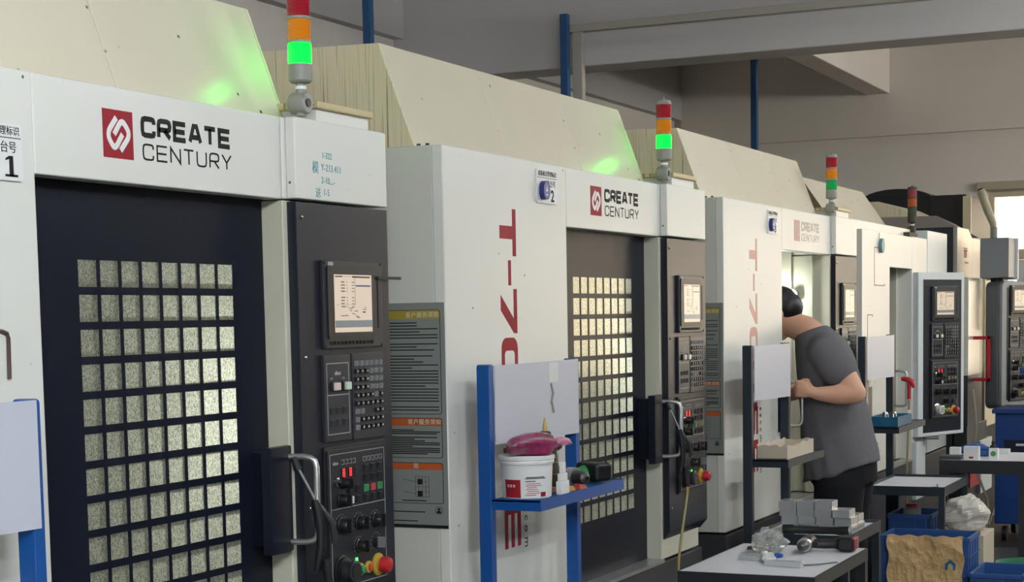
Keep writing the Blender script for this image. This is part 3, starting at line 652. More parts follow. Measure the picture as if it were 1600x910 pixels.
# ------------------------------------------------------------------ fourth machine (narrower, swung-out operator panel)
PALE = mat('pale_blue_paint', 'ccd3d6', .3, var=.03, vscale=3)
def machine4():
    root = thing('machining_center', 'fourth machining center with a swung-out white operator panel and grimy signal tower', 'machine', (7.76, 0, 0), 0, 'cream machining centers in the row')
    p = G().ext([(0, .665), (.70, .665), (.70, 1.866), (1.335, 1.866), (1.335, 2.066), (0, 2.066)], FY, 0, .035).obj('front_panel', WHITE, root, bevel=.003)
    g = G()
    for pth in ([(.30, 1.965), (.30, 1.972), (.46, 1.972)], [(.30, 1.965), (.30, 1.755), (.56, 1.755), (.565, 1.765)], [(.13, 1.50), (.13, 1.585), (.25, 1.585), (.255, 1.575)], [(.13, 1.50), (.13, 1.20)]):
        ribbon(g, pth, .006, FY, -.0015, .001)
    g.obj('weathered_outline', mat('rust_line', '9c7650', .6), p)
    G().box(.42, .425, -.002, 0, 1.94, 2.06).obj('hang_strap', GREYP, root)
    G().ext([(.445+.038*math.cos(a*math.pi/10), 1.985+.042*math.sin(a*math.pi/10)) for a in range(20)], FY, -.020, 0).obj('badge', mat('badge_teal', '6f8f96', .4), root)
    G().box(0, .035, .035, 2.0, .665, 2.066).obj('left_side_panel', SIDE, root)
    G().box(1.335, 1.80, 0, .30, .665, 2.07).obj('column', WHITE, root, bevel=.003)
    G().box(1.80, 2.47, -.004, .40, .665, 2.126).obj('electrical_cabinet', PALE, root, bevel=.004)
    G().box(.035, 2.47, 1.9, 2.0, .665, 2.066).obj('rear_panel', SIDE, root)
    G().box(.036, 1.80, .05, 1.0, 2.03, 2.064).obj('ceiling_plate', SIDE, root)
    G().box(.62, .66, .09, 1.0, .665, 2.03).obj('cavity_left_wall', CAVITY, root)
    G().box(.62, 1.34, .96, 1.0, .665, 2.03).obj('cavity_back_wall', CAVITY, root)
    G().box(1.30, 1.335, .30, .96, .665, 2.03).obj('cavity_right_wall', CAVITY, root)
    G().box(1.29, 1.335, .09, .13, .665, 1.93).obj('door_post', JAMB, root)
    G().box(1.31, 1.335, .20, .28, .665, 1.98).obj('inner_post', CAVITY, root)
    G().box(0, 2.47, -.004, 2.0, .02, .655).obj('base', BASE, root, bevel=.004)
    G().box(.70, 1.335, -.012, .06, .655, .668).obj('door_sill', STEEL, root)
    d = G().box(.10, .86, .055, .07, .67, 1.90).obj('door', DOORB, root)
    a = Vector((.846, .055, 1.242)); c = Vector((.004, -.125, 0))
    G().tube([a, a+c*.8, a+c*.95+Vector((0, 0, -.006)), a+c+Vector((0, 0, -.024)), a+c+Vector((0, 0, -.19)), a+c*.95+Vector((0, 0, -.208)), a+c*.8+Vector((0, 0, -.214)), a+Vector((0, 0, -.214))], .0075, 10).obj('grab_handle', STEEL, d, smooth=True)
    # hood
    G().box(.02, 1.56, .06, .18, 2.066, 2.125).obj('hood_ledge', WHITE, root, bevel=.003)
    for x0, x1 in ((.04, .78), (.783, 1.53)):
        G().ext([(.17, 2.10), (.36, 2.375), (1.4, 2.40), (1.6, 2.10)], FX, x0, x1).obj('hood_panel', CREAM, root, bevel=.003)
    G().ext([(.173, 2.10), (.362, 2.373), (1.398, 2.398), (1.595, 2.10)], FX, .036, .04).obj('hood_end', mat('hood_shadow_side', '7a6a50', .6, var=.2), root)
    tower(root, 1.60, .055, 2.115, False, True)
    G().box(1.36, 1.60, .02, .09, 2.07, 2.10).obj('tower_arm', mat('grime_grey', '4c463c'), root, bevel=.004)
    # swung-out operator panel
    T = Matrix.Translation((1.36, -.035, 0)) @ Matrix.Rotation(math.radians(-23), 4, 'Z') @ Matrix.Translation((-1.77, 0, 0))
    def P_(g, name, m, **k):
        o = g.obj(name, m, root, **k); o.matrix_local = T; return o
    P_(G().box(1.770, 2.285, 0, .07, .800, 1.846), 'operator_panel_case', PALE, bevel=.006)
    P_(G().box(1.826, 2.245, -.004, .002, .825, 1.800), 'operator_panel', BLACKP, bevel=.001)
    control(root, 0, -.004, True, True, T)
    G().cyl((1.60, -.12, .80), (1.60, -.02, .80), .03, n=12).obj('panel_bracket', STEEL, root)
    # foot column seen under the panel
    G().box(1.34, 1.62, -.03, .0, .40, .77).obj('lower_cover', PALE, root, bevel=.004)
    return root
M4 = machine4()

# ------------------------------------------------------------------ fifth machine, grey and dark with red handle
def machine5():
    root = thing('machining_center', 'grey and dark machining center with red handle at the end of the row', 'machine', (10.8, 0, 0), 0)
    DK = mat('slate_paint', '2c2e33', .4, var=.08); BR = mat('brushed_sheet', 'b0aca6', .32, metal=.6, var=.08, vscale=6, stretch=(1, 1, 20))
    SAT = mat('satin_white', 'd6d6cb', .18, spec=.7, var=.03)
    GP = mat('pendant_grey', '84888b', .4, var=.04); GD = mat('pendant_dark', '595c60', .4, var=.05)
    G().box(0, .04, .06, 1.9, .3, 2.20).obj('left_side_panel', DK, root, bevel=.003)
    G().ext([(.0, 1.84), (.60, 1.84), (.60, 2.14), (.45, 2.20), (.0, 2.20)], FY, .03, .06).obj('upper_front', BR, root, bevel=.003)
    G().hexa([(.0, .03, 2.2), (.9, .03, 2.15), (.9, 1.2, 2.2), (0, 1.2, 2.2), (.10, .20, 2.29), (.85, .2, 2.26), (.85, 1.1, 2.3), (.10, 1.1, 2.3)]).obj('top_cover', BR, root)
    G().box(.60, 2.3, .03, .06, 1.84, 2.14).obj('upper_front_right', BR, root)
    pth = [(0, -.05), (.22, -.055), (.50, -.045), (.78, -.02), (.84, .03), (0, .03)]
    G().ext(pth, FZ, 1.13, 1.835).obj('sliding_door', SAT, root, smooth=True)
    G().ext([(a, b+.002) for a, b in pth], FZ, .76, 1.13).obj('door_lower', DK, root, smooth=True)
    G().box(.84, 1.3, -.03, .04, .70, 1.84).obj('door_frame', mat('frame_cream', 'dccfae', .4), root, bevel=.004)
    G().box(1.3, 2.3, -.02, .04, .70, 1.84).obj('right_front', SAT, root)
    G().box(0, .84, -.045, .05, .46, .76).obj('skirt_dark', DK, root, bevel=.003)
    G().box(.10, .50, -.052, -.044, .30, .47).obj('red_panel', mat('panel_red', 'a02030', .4), root)
    G().box(.50, 1.0, -.06, .05, .22, .62).obj('white_panel', PALE, root, bevel=.003)
    G().box(.74, .86, -.075, -.058, .36, .52).obj('socket_box', DARK, root)
    G().box(0, 2.3, -.03, 1.9, .02, .30).obj('base', DK, root)
    G().box(.04, 2.3, .06, 1.9, .30, 1.9).obj('inner_body', DK, root)
    # red handle
    g = G().box(.19, .215, -.175, -.05, 1.385, 1.41).box(.19, .215, -.175, -.05, 1.08, 1.105).box(.19, .215, -.175, -.148, 1.08, 1.41)
    g.obj('red_handle', mat('handle_red', 'b01c2e', .35), root, bevel=.003)
    # emblem
    g = G().box(.25, .40, .0285, .030, 2.05, 2.058).box(.27, .29, .0285, .030, 1.985, 2.04).box(.31, .33, .0285, .030, 1.985, 2.04).box(.25, .40, .0285, .03, 2.035, 2.043).box(.35, .37, .0285, .03, 1.985, 2.04)
    g.obj('emblem', mat('emblem_pink', 'b0455a', .5), root)
    G().box(.30, .44, .0285, .030, 1.945, 1.958).obj('emblem_text', LINE, root)
    # pendant arm box, lamp and pendant
    G().box(.20, .50, -.30, -.095, 1.83, 2.12).obj('arm_box', GP, root, bevel=.008)
    G().box(.50, .53, -.32, -.09, 1.82, 2.125).obj('arm_box_flange', WHITEP, root, bevel=.004)
    s = thing_part('status_lamp', root)
    G().tube([(.22, -.192, 2.12), (.22, -.192, 2.20)], [.024, .022], 14).obj('lamp_socket', GREYP, s, smooth=True)
    G().tube([(.22, -.192, 2.20), (.22, -.185, 2.225), (.22, -.15, 2.31), (.22, -.10, 2.45), (.22, -.094, 2.468)], [.018, .026, .030, .032, .028], 16).obj('lamp_tube', mat('lamp_olive', 'a9a288', .4, var=.15, vscale=20), s, smooth=True)
    G().tube([(.22, -.094, 2.468), (.22, -.091, 2.478)], [.026, .02], 14).obj('lamp_cap', DARK, s)
    T = Matrix.Translation((.20, -.245, 0)) @ Matrix.Rotation(math.radians(-20), 4, 'Z') @ Matrix.Translation((-1.80, 0, 0))
    def P_(g, name, m, **k):
        o = g.obj(name, m, root, **k); o.matrix_local = T; return o
    P_(G().ext(rrect(1.80, 2.30, .875, 1.805, .05, 5), FY, .012, .13), 'pendant_case', GD, bevel=.02)
    P_(G().ext(rrect(1.80, 2.30, .875, 1.805, .05, 5), FY, -.012, .014), 'pendant_frame', GP, bevel=.006)
    P_(G().box(1.87, 2.24, -.016, -.010, .94, 1.76), 'operator_panel', BLACKP)
    T2 = T @ Matrix.Translation((0, 0, .02)); control(root, 0, -.014, False, False, T2)
    G().cyl((.33, -.20, 1.79), (.33, -.20, 1.84), .05, n=16).obj('pendant_joint', DARK, root, smooth=True)
    # hood seen over the fourth machine
    G().ext([(.395, 2.2), (.395, 2.30), (.42, 2.335), (.62, 2.41), (1.2, 2.42), (1.2, 2.2)], FX, .10, .12).obj('hood_end', HOODSIDE, root)
    G().ext([(.395, 2.2), (.395, 2.30), (.62, 2.41), (1.2, 2.42), (1.2, 2.2)], FX, .12, 1.60).obj('hood_panel', CREAM, root, bevel=.003)
    G().box(.12, 1.64, .38, .396, 2.2, 2.295).obj('hood_front', WHITE, root, bevel=.003)
    return root
M5 = machine5()

# black cabinet with arched duct in the far corner
t = thing('black_cabinet', 'tall black cabinet with an arched duct in the far corner beside the window', 'cabinet', (14.0, .54, 0))
BK = mat('black_sheet', '1e2026', .45, var=.1)
G().box(0, 1.3, 0, .32, 0, 2.64).obj('front_box', mat('black_sheet_brown', '241f1f', .45), t, bevel=.006)
G().box(.02, 1.3, .32, .80, 0, 2.63).obj('side_box', BK, t, bevel=.006)
G().ext([(.30+.34*(1-math.cos(a*math.pi/12)), 2.6+.12*math.sin(a*math.pi/12)) for a in range(13)], FX, .05, 1.1).obj('arched_duct', BK, t)
G().box(-.04, 0, -.05, .02, 0, 2.62).obj('edge_strip', mat('edge_cream', 'cfc3a6', .5), t)
# white wall box and beige rail by the window
t = thing('wall_box', 'white switch box on a beige rail beside the far window', 'box', (13.6, -.02, 1.62))
G().box(0, .10, -.40, .06, .42, .50).obj('rail', mat('edge_cream', 'cfc3a6'), t, bevel=.004)
G().box(0, .08, -.10, .05, .08, .41).obj('box_case', WHITEP, t, bevel=.004)
G().box(-.006, 0, -.04, -.02, .16, .30).obj('box_switch', DARK, t)
G().box(.02, .10, -.40, -.10, -.2, .42).obj('grey_backplate', mat('backplate_grey', '74797a', .5), t)
G().box(.02, .07, -.20, -.12, -1.62, -.2).obj('stand', GREYP, t)

# ------------------------------------------------------------------ racks
def frame_table(root, x0, x1, y0, y1, z, m, lip=.014, top=TABLE, th=.035, leg=.032, apron=.05, zl=0):
    """steel frame table (parts go on root); y0 < y1"""
    G().box(x0+.004, x1-.004, y0+.004, y1-.004, z-.012, z).obj('table_top', top, root)
    for a in ((x0, x1, y0, y0+.006), (x0, x1, y1-.006, y1)): G().box(*a, z-th, z+lip).obj('rail', m, root)
    for a in ((x0, x0+.006, y0+.006, y1-.006), (x1-.006, x1, y0+.006, y1-.006)): G().box(*a, z-th, z+lip).obj('rail', m, root)
    for x in (x0, x1-leg):
        for y in (y0, y1-leg): G().box(x+.001, x+leg, y+.001, y+leg, zl, z-.014).obj('leg', m, root)
def rack(x0, x1, y, label, m, shelf=None, table=None, ztop=1.472):
    t = thing('tool_rack', label, 'rack', (0, 0, 0), 0, 'steel tool racks in front of the machines')
    for x in (x0, x1-.03):
        p = G(); p.ext(rrect(x, x+.03, 0, ztop, .008, 2), FY, y-.04, y); p.obj('post', m, t, bevel=.002)
    b = G().hexa([(x0+.032, y-.044, 1.240), (x1-.014, y-.044, 1.232), (x1-.014, y-.0405, 1.232), (x0+.032, y-.0405, 1.240), (x0+.032, y-.044, 1.468), (x1-.014, y-.044, 1.470), (x1-.014, y-.0405, 1.470), (x0+.032, y-.0405, 1.468)]).obj('back_board', BOARD, t)
    if shelf:
        z, d = shelf; ya, yb = y-d, y
        s = G().box(x0+.006, x1-.008, ya, y-.041, z-.005, z).obj('shelf_plate', m, t)
        G().box(x0+.006, x0+.010, ya, y-.041, z-.030, z+.003).obj('shelf_rim', m, t); G().box(x1-.012, x1-.008, ya, y-.041, z-.030, z+.003).obj('shelf_rim', m, t)
        G().box(x0+.006, x1-.008, ya-.004, ya, z-.030, z+.003).obj('shelf_rim', m, t)
    if table: frame_table(t, x0, x1+.0, table[1], y-.041, table[0], m)
    return t, b
R1, _ = rack(-.02, .714, -.10, 'blue steel rack with white board at the left edge, before machine 1', BLUE)
R2, B2 = rack(2.630, 3.298, -.10, 'blue steel rack with white board and laden shelf, before machine 2', BLUE, shelf=(1.083, .19))
R3, B3 = rack(5.105, 5.70, -.125, 'dark steel rack with bench and aluminium blocks, beside the person', NAVY, shelf=(.992, .19), table=(.672, -.572))
R4, _ = rack(7.262, 7.965, -.095, 'dark steel rack with bench and blue tray, behind the person', NAVY, shelf=(.986, .215), table=(.662, -.555))
G().box(3.05, 3.12, -.1448, -.1442, 1.405, 1.465).obj('taped_note', mat('tape_white', 'd9d9d6', .5), R2)
G().tube([(3.06, -.1455, 1.40), (3.075, -.146, 1.37), (3.062, -.1455, 1.345), (3.08, -.1455, 1.31)], .004, 5).obj('glue_residue', mat('glue', '98948c', .7, var=.3, vscale=90), R2)
G().box(7.31, 7.40, -.1405, -.140, 1.02, 1.20).obj('window_strip', mat('strip_brown', '5c5040', .5, var=.3, vscale=30), R4)

# free-standing bench near the camera and far bench
t = thing('work_bench', 'white topped bench with dark legs nearest the camera, strewn with tools', 'bench')
frame_table(t, 3.76, 4.52, -.79, -.305, .722, mat('bench_black', '24272b', .4, var=.1), lip=0, th=.045, leg=.04)
BENCH = t
t = thing('work_bench', 'white topped bench with black frame before the grey pendant machine', 'bench')
frame_table(t, 8.05, 8.68, -.86, -.375, .752, mat('bench_black', '24272b'), lip=0, th=.075, leg=.045)
G().box(8.08, 8.65, -.83, -.40, .16, .18).obj('lower_shelf', mat('bench_black', '24272b'), t)

# ------------------------------------------------------------------ things on the blue rack shelf
ZS = 1.0835
t = thing('plastic_bucket', 'white lidded bucket with red printed label on the blue shelf', 'bucket', (2.715, -.215, ZS))
G().lathe([(.066, 0), (.071, .004), (.076, .098), (.0765, .104)], n=32).obj('body', WHITEP, t, smooth=True)
G().lathe([(.079, .100), (.0805, .102), (.0805, .110), (.079, .112), (.083, .114), (.083, .122), (.079, .126), (.02, .127)], n=32).obj('lid', WHITEP, t, smooth=True)
def wrap(name, m, r, a0, a1, z0, z1, parent, n=8):
    g = G(); vs = []; 
    for i in range(n+1):
        a = math.radians(a0+(a1-a0)*i/n)
        for z in (z0, z1):
            rr = r+(z*.055); vs += [((rr)*math.cos(a), rr*math.sin(a), z), ((rr+.0006)*math.cos(a), (rr+.0006)*math.sin(a), z)]
    for i in range(n):
        k = i*4; g.f += [(k, k+4, k+6, k+2), (k+1, k+3, k+7, k+5), (k, k+1, k+5, k+4), (k+2, k+6, k+7, k+3)]
    g.v = vs; return g.obj(name, m, parent)
# the bucket is seen from direction -X,-Y: about 210..290 degrees
wrap('label_red', RED, .0712, 148, 190, .006, .058, t)
LT = mat('label_ink', '2c2a33', .5); LR = mat('label_ink_red', 'a34455', .5)
for z, a0, a1, mm in ((.060, 201, 250, LT), (.0635, 203, 246, LT), (.052, 201, 224, LT)): wrap('label_print', mm, .0712, a0, a1, z, z+.0022, t)
for i in range(7): wrap('label_print', LR, .0712, 200+(3*i) % 7, 226+(11*i) % 14, .012+i*.0055, .0138+i*.0055, t)
wrap('label_seal', RED, .0712, 238, 252, .008, .021, t, 4)
for i in range(3): wrap('label_word', PLACW, .0716, 156+i*8, 161+i*8, .036, .044, t, 2)
def lump(name, c, r, m, parent=None, seed=0, amp=.25, n=16, loc=None):
    g = G().ell((0, 0, 0), (1, 1, 1), n); rr = random.Random(seed); ph = [(rr.uniform(2, 6), rr.uniform(2, 6), rr.uniform(2, 6), rr.uniform(0, 6)) for _ in range(5)]
    out = []
    for x, y, z in g.v:
        k = 1+amp*sum(math.sin(a*x+b*y+c_*z+d) for a, b, c_, d in ph)/3.0
        out.append((c[0]+x*k*r[0], c[1]+y*k*r[1], c[2]+max(z, -.55)*k*r[2]))
    g.v = out; return g.obj(name, m, parent, smooth=True)
def crumple(name, c, r, m, label, cat, seed, amp=.5, n=26, sharp=1.0):
    from mathutils import noise
    g = G().ell((0, 0, 0), (1, 1, 1), n); out = []; off = Vector((seed*3.1, seed*1.7, seed*.9)); zb = -r[2]*.8
    for x, y, z in g.v:
        p = Vector((x, y, z)); k = 1+amp*(noise.ridged_multi_fractal(p*1.1+off, .9, 2.1, 4, 1.0, 2.0)-.9)*.45*sharp+amp*.5*noise.noise(p*1.6+off)
        out.append((c[0]+x*k*r[0], c[1]+y*k*r[1], c[2]+max(z*k*r[2], zb)))
    g.v = out; return tag(g.obj(name, m), label, cat)
FILM = mat('magenta_film', '96305e', .22, spec=.6, var=.5, vscale=70, coat=.5, bump=.6, bscale=90)
t = thing('rag_bag', 'shiny magenta plastic bag lying on the bucket lid', 'bag', (2.715, -.236, ZS+.1275))
lump('bag_body', (0, 0, .022), (.096, .074, .036), FILM, t, 3, .18)
lump('bag_corner', (.04, -.075, .032), (.028, .028, .014), mat('pink_film', 'd08aa6', .2, spec=.6, var=.4, vscale=80, coat=.5), t, 5, .2, 10)
t = thing('oil_bottle', 'dark squeeze bottle with a yellow nozzle standing behind the bucket', 'bottle', (2.912, -.188, ZS))
OIL = mat('bottle_smoke', '4a4a3c', .25, var=.3, vscale=30, coat=.3)
G().lathe([(.036, 0), (.039, .006), (.039, .125), (.034, .142), (.020, .150), (.016, .152)], n=24).obj('body', OIL, t, smooth=True)
G().lathe([(.018, .150), (.019, .154), (.0185, .176), (.012, .180)], n=20).obj('cap', mat('cap_olive', '3a392c', .4), t, smooth=True)
G().lathe([(.008, .178), (.0065, .196), (.003, .216), (.002, .220)], n=12).obj('nozzle', mat('nozzle_amber', 'b99a52', .35), t, smooth=True)
wrap2 = G()
for z in (.050, .085): wrap2.lathe([(.0393, z), (.0394, z+.003)], n=24)
wrap2.obj('printed_band', mat('band_ochre', '7a7030', .5), t)
def drill(loc, rz, label, accent, rear, s=1, rx=0):
    """cordless drill lying on its side: chuck towards local -Y"""
    t = thing('cordless_drill', label, 'drill', loc, rz); t.scale = (s, s, s)
    G().lathe([(.024, -.02), (.027, -.005), (.027, .075), (.022, .088)], (0, 0, .030), 'y', 18).obj('motor_body', DARK, t, smooth=True)
    G().lathe([(.0245, -.045), (.026, -.043), (.026, -.018)], (0, 0, .030), 'y', 18).obj('clutch_ring', STEEL, t, smooth=True)
    G().lathe([(.008, -.092), (.016, -.086), (.020, -.070), (.020, -.046)], (0, 0, .030), 'y', 18).obj('chuck', mat('chuck_dark', '5a5a5a', .35, metal=.8), t, smooth=True)
    G().lathe([(.005, -.095), (.005, -.086)], (0, 0, .030), 'y', 10).obj('chuck_bore', DARK, t)
    G().tube([(.005, .035, .028), (.05, .042, .026), (.095, .055, .026), (.115, .06, .026)], [.017, .0175, .018, .024], 12).obj('grip', accent, t, smooth=True)
    G().box(.026, .04, .012, .028, .018, .036).obj('trigger', DARK, t)
    g = G().box(.112, .175, .005, .105, .004, .056); g.obj('battery', DARK, t, bevel=.012)
    G().box(.170, .1782, .014, .096, .009, .051).obj('battery_plate', rear, t, bevel=.002)
    return t
GREENB = mat('drill_green', '2f8c4a', .4, var=.05)
drill((3.025, -.205, ZS), -.5, 'black and green cordless drill lying on the blue shelf', GREENB, GREENB, 1.12)
tag(G().box(2.80, 2.86, -.288, -.270, ZS, ZS+.040).box(2.807, 2.85, -.287, -.272, ZS+.04, ZS+.062).box(2.815, 2.84, -.286, -.274, ZS+.062, ZS+.095).obj('plastic_fitting', WHITEP, bevel=.002), 'white stepped plastic fitting beside the bucket', 'fitting')
for i, (x, y, c, lab) in enumerate(((2.905, -.262, 'a88430', 'brass coloured scrap piece on the blue shelf by the bucket'), (2.965, -.275, 'a04034', 'red plastic scrap piece on the blue shelf under the drill chuck'), (2.86, -.225, '9c5a44', 'brown scrap piece on the blue shelf behind the brass one'))):
    tag(G().hexa([(x-.02, y-.012, ZS), (x+.03, y-.016, ZS), (x+.034, y+.012, ZS), (x-.018, y+.016, ZS), (x-.016, y-.008, ZS+.018), (x+.022, y-.012, ZS+.014), (x+.026, y+.010, ZS+.016), (x-.012, y+.012, ZS+.02)]).obj('scrap_piece', mat('scrap_%d' % i, c, .5, var=.15), bevel=.002), lab, 'scrap', 'scrap on the blue shelf')

# ------------------------------------------------------------------ things on the third rack
t = thing('cardboard_tray', 'torn open cardboard tray on the shelf of the dark rack', 'tray', (5.155, -.17, .9925))
CB = mat('cardboard', 'c4b8a6', .8, var=.1, vscale=12)
rr = random.Random(2)
def torn(p0, p1, h, n=12):
    g = G(); P0, P1 = Vector(p0), Vector(p1); top = [h*(.85+.2*rr.random()) for _ in range(n+1)]; nrm = (P1-P0).cross(Vector((0, 0, 1))).normalized()*.003
    for i in range(n):
        a, b = P0.lerp(P1, i/n), P0.lerp(P1, (i+1)/n); za, zb = Vector((0, 0, top[i])), Vector((0, 0, top[i+1]))
        g.hexa([a, b, b+nrm, a+nrm, a+za, b+zb, b+nrm+zb, a+nrm+za])
    return g.obj('wall', CB, t)
torn((.0, -.130, 0), (.0, .0, 0), .062); torn((.42, -.130, 0), (.42, .0, 0), .06); torn((0, -.130, 0), (.42, -.130, 0), .06); torn((0, 0, 0), (.42, 0, 0), .062)
G().box(0, .42, -.13, 0, 0, .003).obj('bottom', CB, t)
# aluminium blocks on the low bench
ZT = .6725
blk = shared('aluminium_block', lambda: G().ext(rrect(-.055, .055, -.0365, .0365, .002, 1), FZ, .0015, .0315).ext(rrect(-.0535, .0535, -.035, .035, .002, 1), FZ, 0, .033), ALU)
n = 0; places = []
for lay, (ya, cnt) in enumerate(((-.245, 4), (-.235, 4), (-.232, 4), (-.232, 3))):
    for c in range(cnt):
        for r_ in range(2 if lay < 2 else 1): places.append((5.335+r_*.115+((c*7+lay*5) % 3-1)*.006, ya-c*.0768-(.004 if lay == 1 else 0), lay))
SIDEW = ['bottom', 'second', 'third', 'top']
for x, y, lay in places:
    c = round((-.235-y)/.0768)
    o = put('aluminium_block', blk, None, (x+rr.uniform(-.004, .004), y-.035, ZT+lay*.0332)); o.rotation_euler.z = rr.uniform(-.02, .02)
    tag(o, 'aluminium block in the %s layer, %s from the rack, %s row' % (SIDEW[lay], ('first', 'second', 'third', 'fourth')[max(0, min(3, c))], 'front' if x < 5.4 else 'rear'), 'metal block', 'aluminium blocks on the low bench')
t = thing('black_flashlight', 'long black flashlight lying on the low bench before the blocks', 'flashlight', (5.175, -.278, ZT+.0235), -math.pi/2+.06)
G().tube([(0, 0, 0), (.04, 0, 0), (.05, 0, .0), (.22, 0, 0), (.235, 0, 0), (.27, 0, 0), (.278, 0, 0)], [.021, .022, .017, .016, .019, .021, .020], 16).obj('barrel', RUBBER, t, smooth=True)
G().tube([(.278, 0, 0), (.284, 0, 0)], [.018, .017], 16).obj('lens', mat('lens_clear', 'cfd4d4', .1, metal=.6), t)
tag(G().hexa([(5.13, -.225, ZT), (5.165, -.225, ZT), (5.165, -.19, ZT), (5.13, -.19, ZT), (5.133, -.222, ZT+.033), (5.162, -.222, ZT+.033), (5.162, -.193, ZT+.033), (5.133, -.193, ZT+.033)]).obj('steel_cube', ALU, bevel=.002), 'small steel cube in the corner of the low bench by the rack post', 'metal block')
# ------------------------------------------------------------------ things on the near bench
ZB = .7225
t = drill((4.35, -.60, ZB), -1.50, 'black and red cordless drill lying on the near bench', mat('grip_black', '202224', .5), mat('battery_red', 'b8333c', .4), 1.0)
G().box(.1785, .1795, .022, .055, .014, .046).obj('battery_label', mat('label_slate', '4a5a70', .5), t)
for nm, p0, p1, w_, h_, mm, lab in (('aluminium_bar', (4.10, -.425), (4.07, -.56), .03, .018, ALU, 'longer aluminium bar on the near bench, tied with white tape'), ('aluminium_bar', (3.985, -.555), (3.965, -.69), .032, .020, ALU, 'shorter aluminium bar nearest the bench edge')):
    a, b = Vector((*p0, ZB)), Vector((*p1, ZB)); d = (b-a).normalized(); s_ = Vector((-d.y, d.x, 0))*w_/2; z = Vector((0, 0, h_))
    o = G().hexa([a-s_, b-s_, b+s_, a+s_, a-s_+z, b-s_+z, b+s_+z, a+s_+z]).obj(nm, mm, bevel=.002); tag(o, lab, 'metal bar', 'bars on the near bench')
lump_ = lump('tape_scrap', (4.035, -.545, ZB+.014), (.022, .022, .026), mat('tape_white', 'd9d9d6'), None, 9, .5, 10); tag(lump_, 'crumpled white tape between the two aluminium bars', 'tape')
crumple('plastic_bag', (4.31, -.47, ZB+.034), (.065, .06, .042), mat('clear_film', 'eef2f0', .12, spec=.7, var=.1, vscale=60, trans=.75, bump=.5, bscale=60), 'crumpled clear plastic bag on the near bench', 'bag', 5, .6, 22)
tag(G().hexa([(4.35, -.37, ZB), (4.40, -.375, ZB), (4.385, -.47, ZB), (4.36, -.475, ZB), (4.355, -.375, ZB+.012), (4.395, -.38, ZB+.010), (4.38, -.465, ZB+.008), (4.363, -.47, ZB+.010)]).obj('rusty_plate', mat('rust_brown', '5a4f44', .7, var=.3, vscale=40), bevel=.002), 'rusty brown plate at the back of the near bench', 'plate')
t = thing('screwdriver', 'screwdriver with a blue handle lying on the near bench', 'screwdriver', (4.17, -.50, ZB+.009), -math.pi/2-.1)
G().tube([(0, 0, 0), (.01, 0, 0), (.055, 0, 0), (.065, 0, 0)], [.006, .009, .0085, .006], 10).obj('handle', mat('handle_blue', '1d5ca8', .35), t, smooth=True)
G().tube([(-.10, 0, -.004), (0, 0, 0)], .003, 8).obj('shank', STEEL, t, smooth=True)
tag(G().tube([(3.99, -.68, ZB+.004), (4.03, -.73, ZB+.004), (4.10, -.78, ZB+.004)], .0028, 6).obj('steel_scriber', mat('scriber_grey', '606468', .4)), 'thin steel scriber at the front corner of the near bench', 'tool')

# ------------------------------------------------------------------ things on the fourth rack and its bench
t = thing('blue_tray', 'teal blue plastic tray on the shelf of the rack before machine 4', 'tray', (7.30, -.30, .9865))
TB = mat('teal_plastic', '1f5f80', .35, var=.15, vscale=20)
for a in ((0, .36, 0, .005, 0, .055), (0, .36, .155, .16, 0, .055), (0, .005, .005, .155, 0, .055), (.355, .36, .005, .155, 0, .055), (0, .36, 0, .16, 0, .004)): G().box(*a).obj('tray_wall', TB, t, bevel=.001)
tag(lump('white_cloth', (7.70, -.275, 1.012), (.03, .012, .045), mat('cloth_white', 'd0d0cc', .8), None, 4, .3, 10), 'small white cloth standing at the end of the blue tray', 'cloth')
for i, (x, y) in enumerate(((7.36, -.22), (7.42, -.25))): tag(G().lathe([(.016, 0), (.018, .06), (.012, .075)], (x, y, .991), 'z', 12).obj('steel_collet', CHROME, smooth=True), ('left' if i == 0 else 'right')+'most shiny steel collet standing in the blue tray', 'collet', 'collets in the blue tray')
t = thing('red_spray_gun', 'red air gun hanging on the door handle of the fourth machine', 'air gun', (8.61, -.085, 1.16))
RG = mat('gun_red', 'b0242c', .35)
G().tube([(0, .045, .035), (0, .01, .03), (0, -.02, .015), (0, -.03, -.02)], [.012, .017, .016, .010], 10).obj('body', RG, t, smooth=True)
G().tube([(0, .0, .01), (0, .0, -.09)], [.013, .011], 10).obj('grip', RG, t, smooth=True)
G().tube([(0, .045, .035), (0, .07, .06)], .004, 8).obj('nozzle', STEEL, t)
tag(G().tube([(8.61, -.085, 1.065), (8.612, -.083, .95), (8.605, -.075, .7), (8.61, -.07, .4), (8.61, -.07, .01)], .006, 8).obj('air_hose', HOSE, smooth=True), 'amber air hose dropping below the fourth machine handle', 'hose')
tag(G().tube([(7.30, -.42, .666), (7.36, -.50, .666), (7.5, -.47, .667)], .004, 6).obj('steel_rod', mat('scriber_grey', '606468')), 'thin steel rod on the bench before machine 4', 'rod')
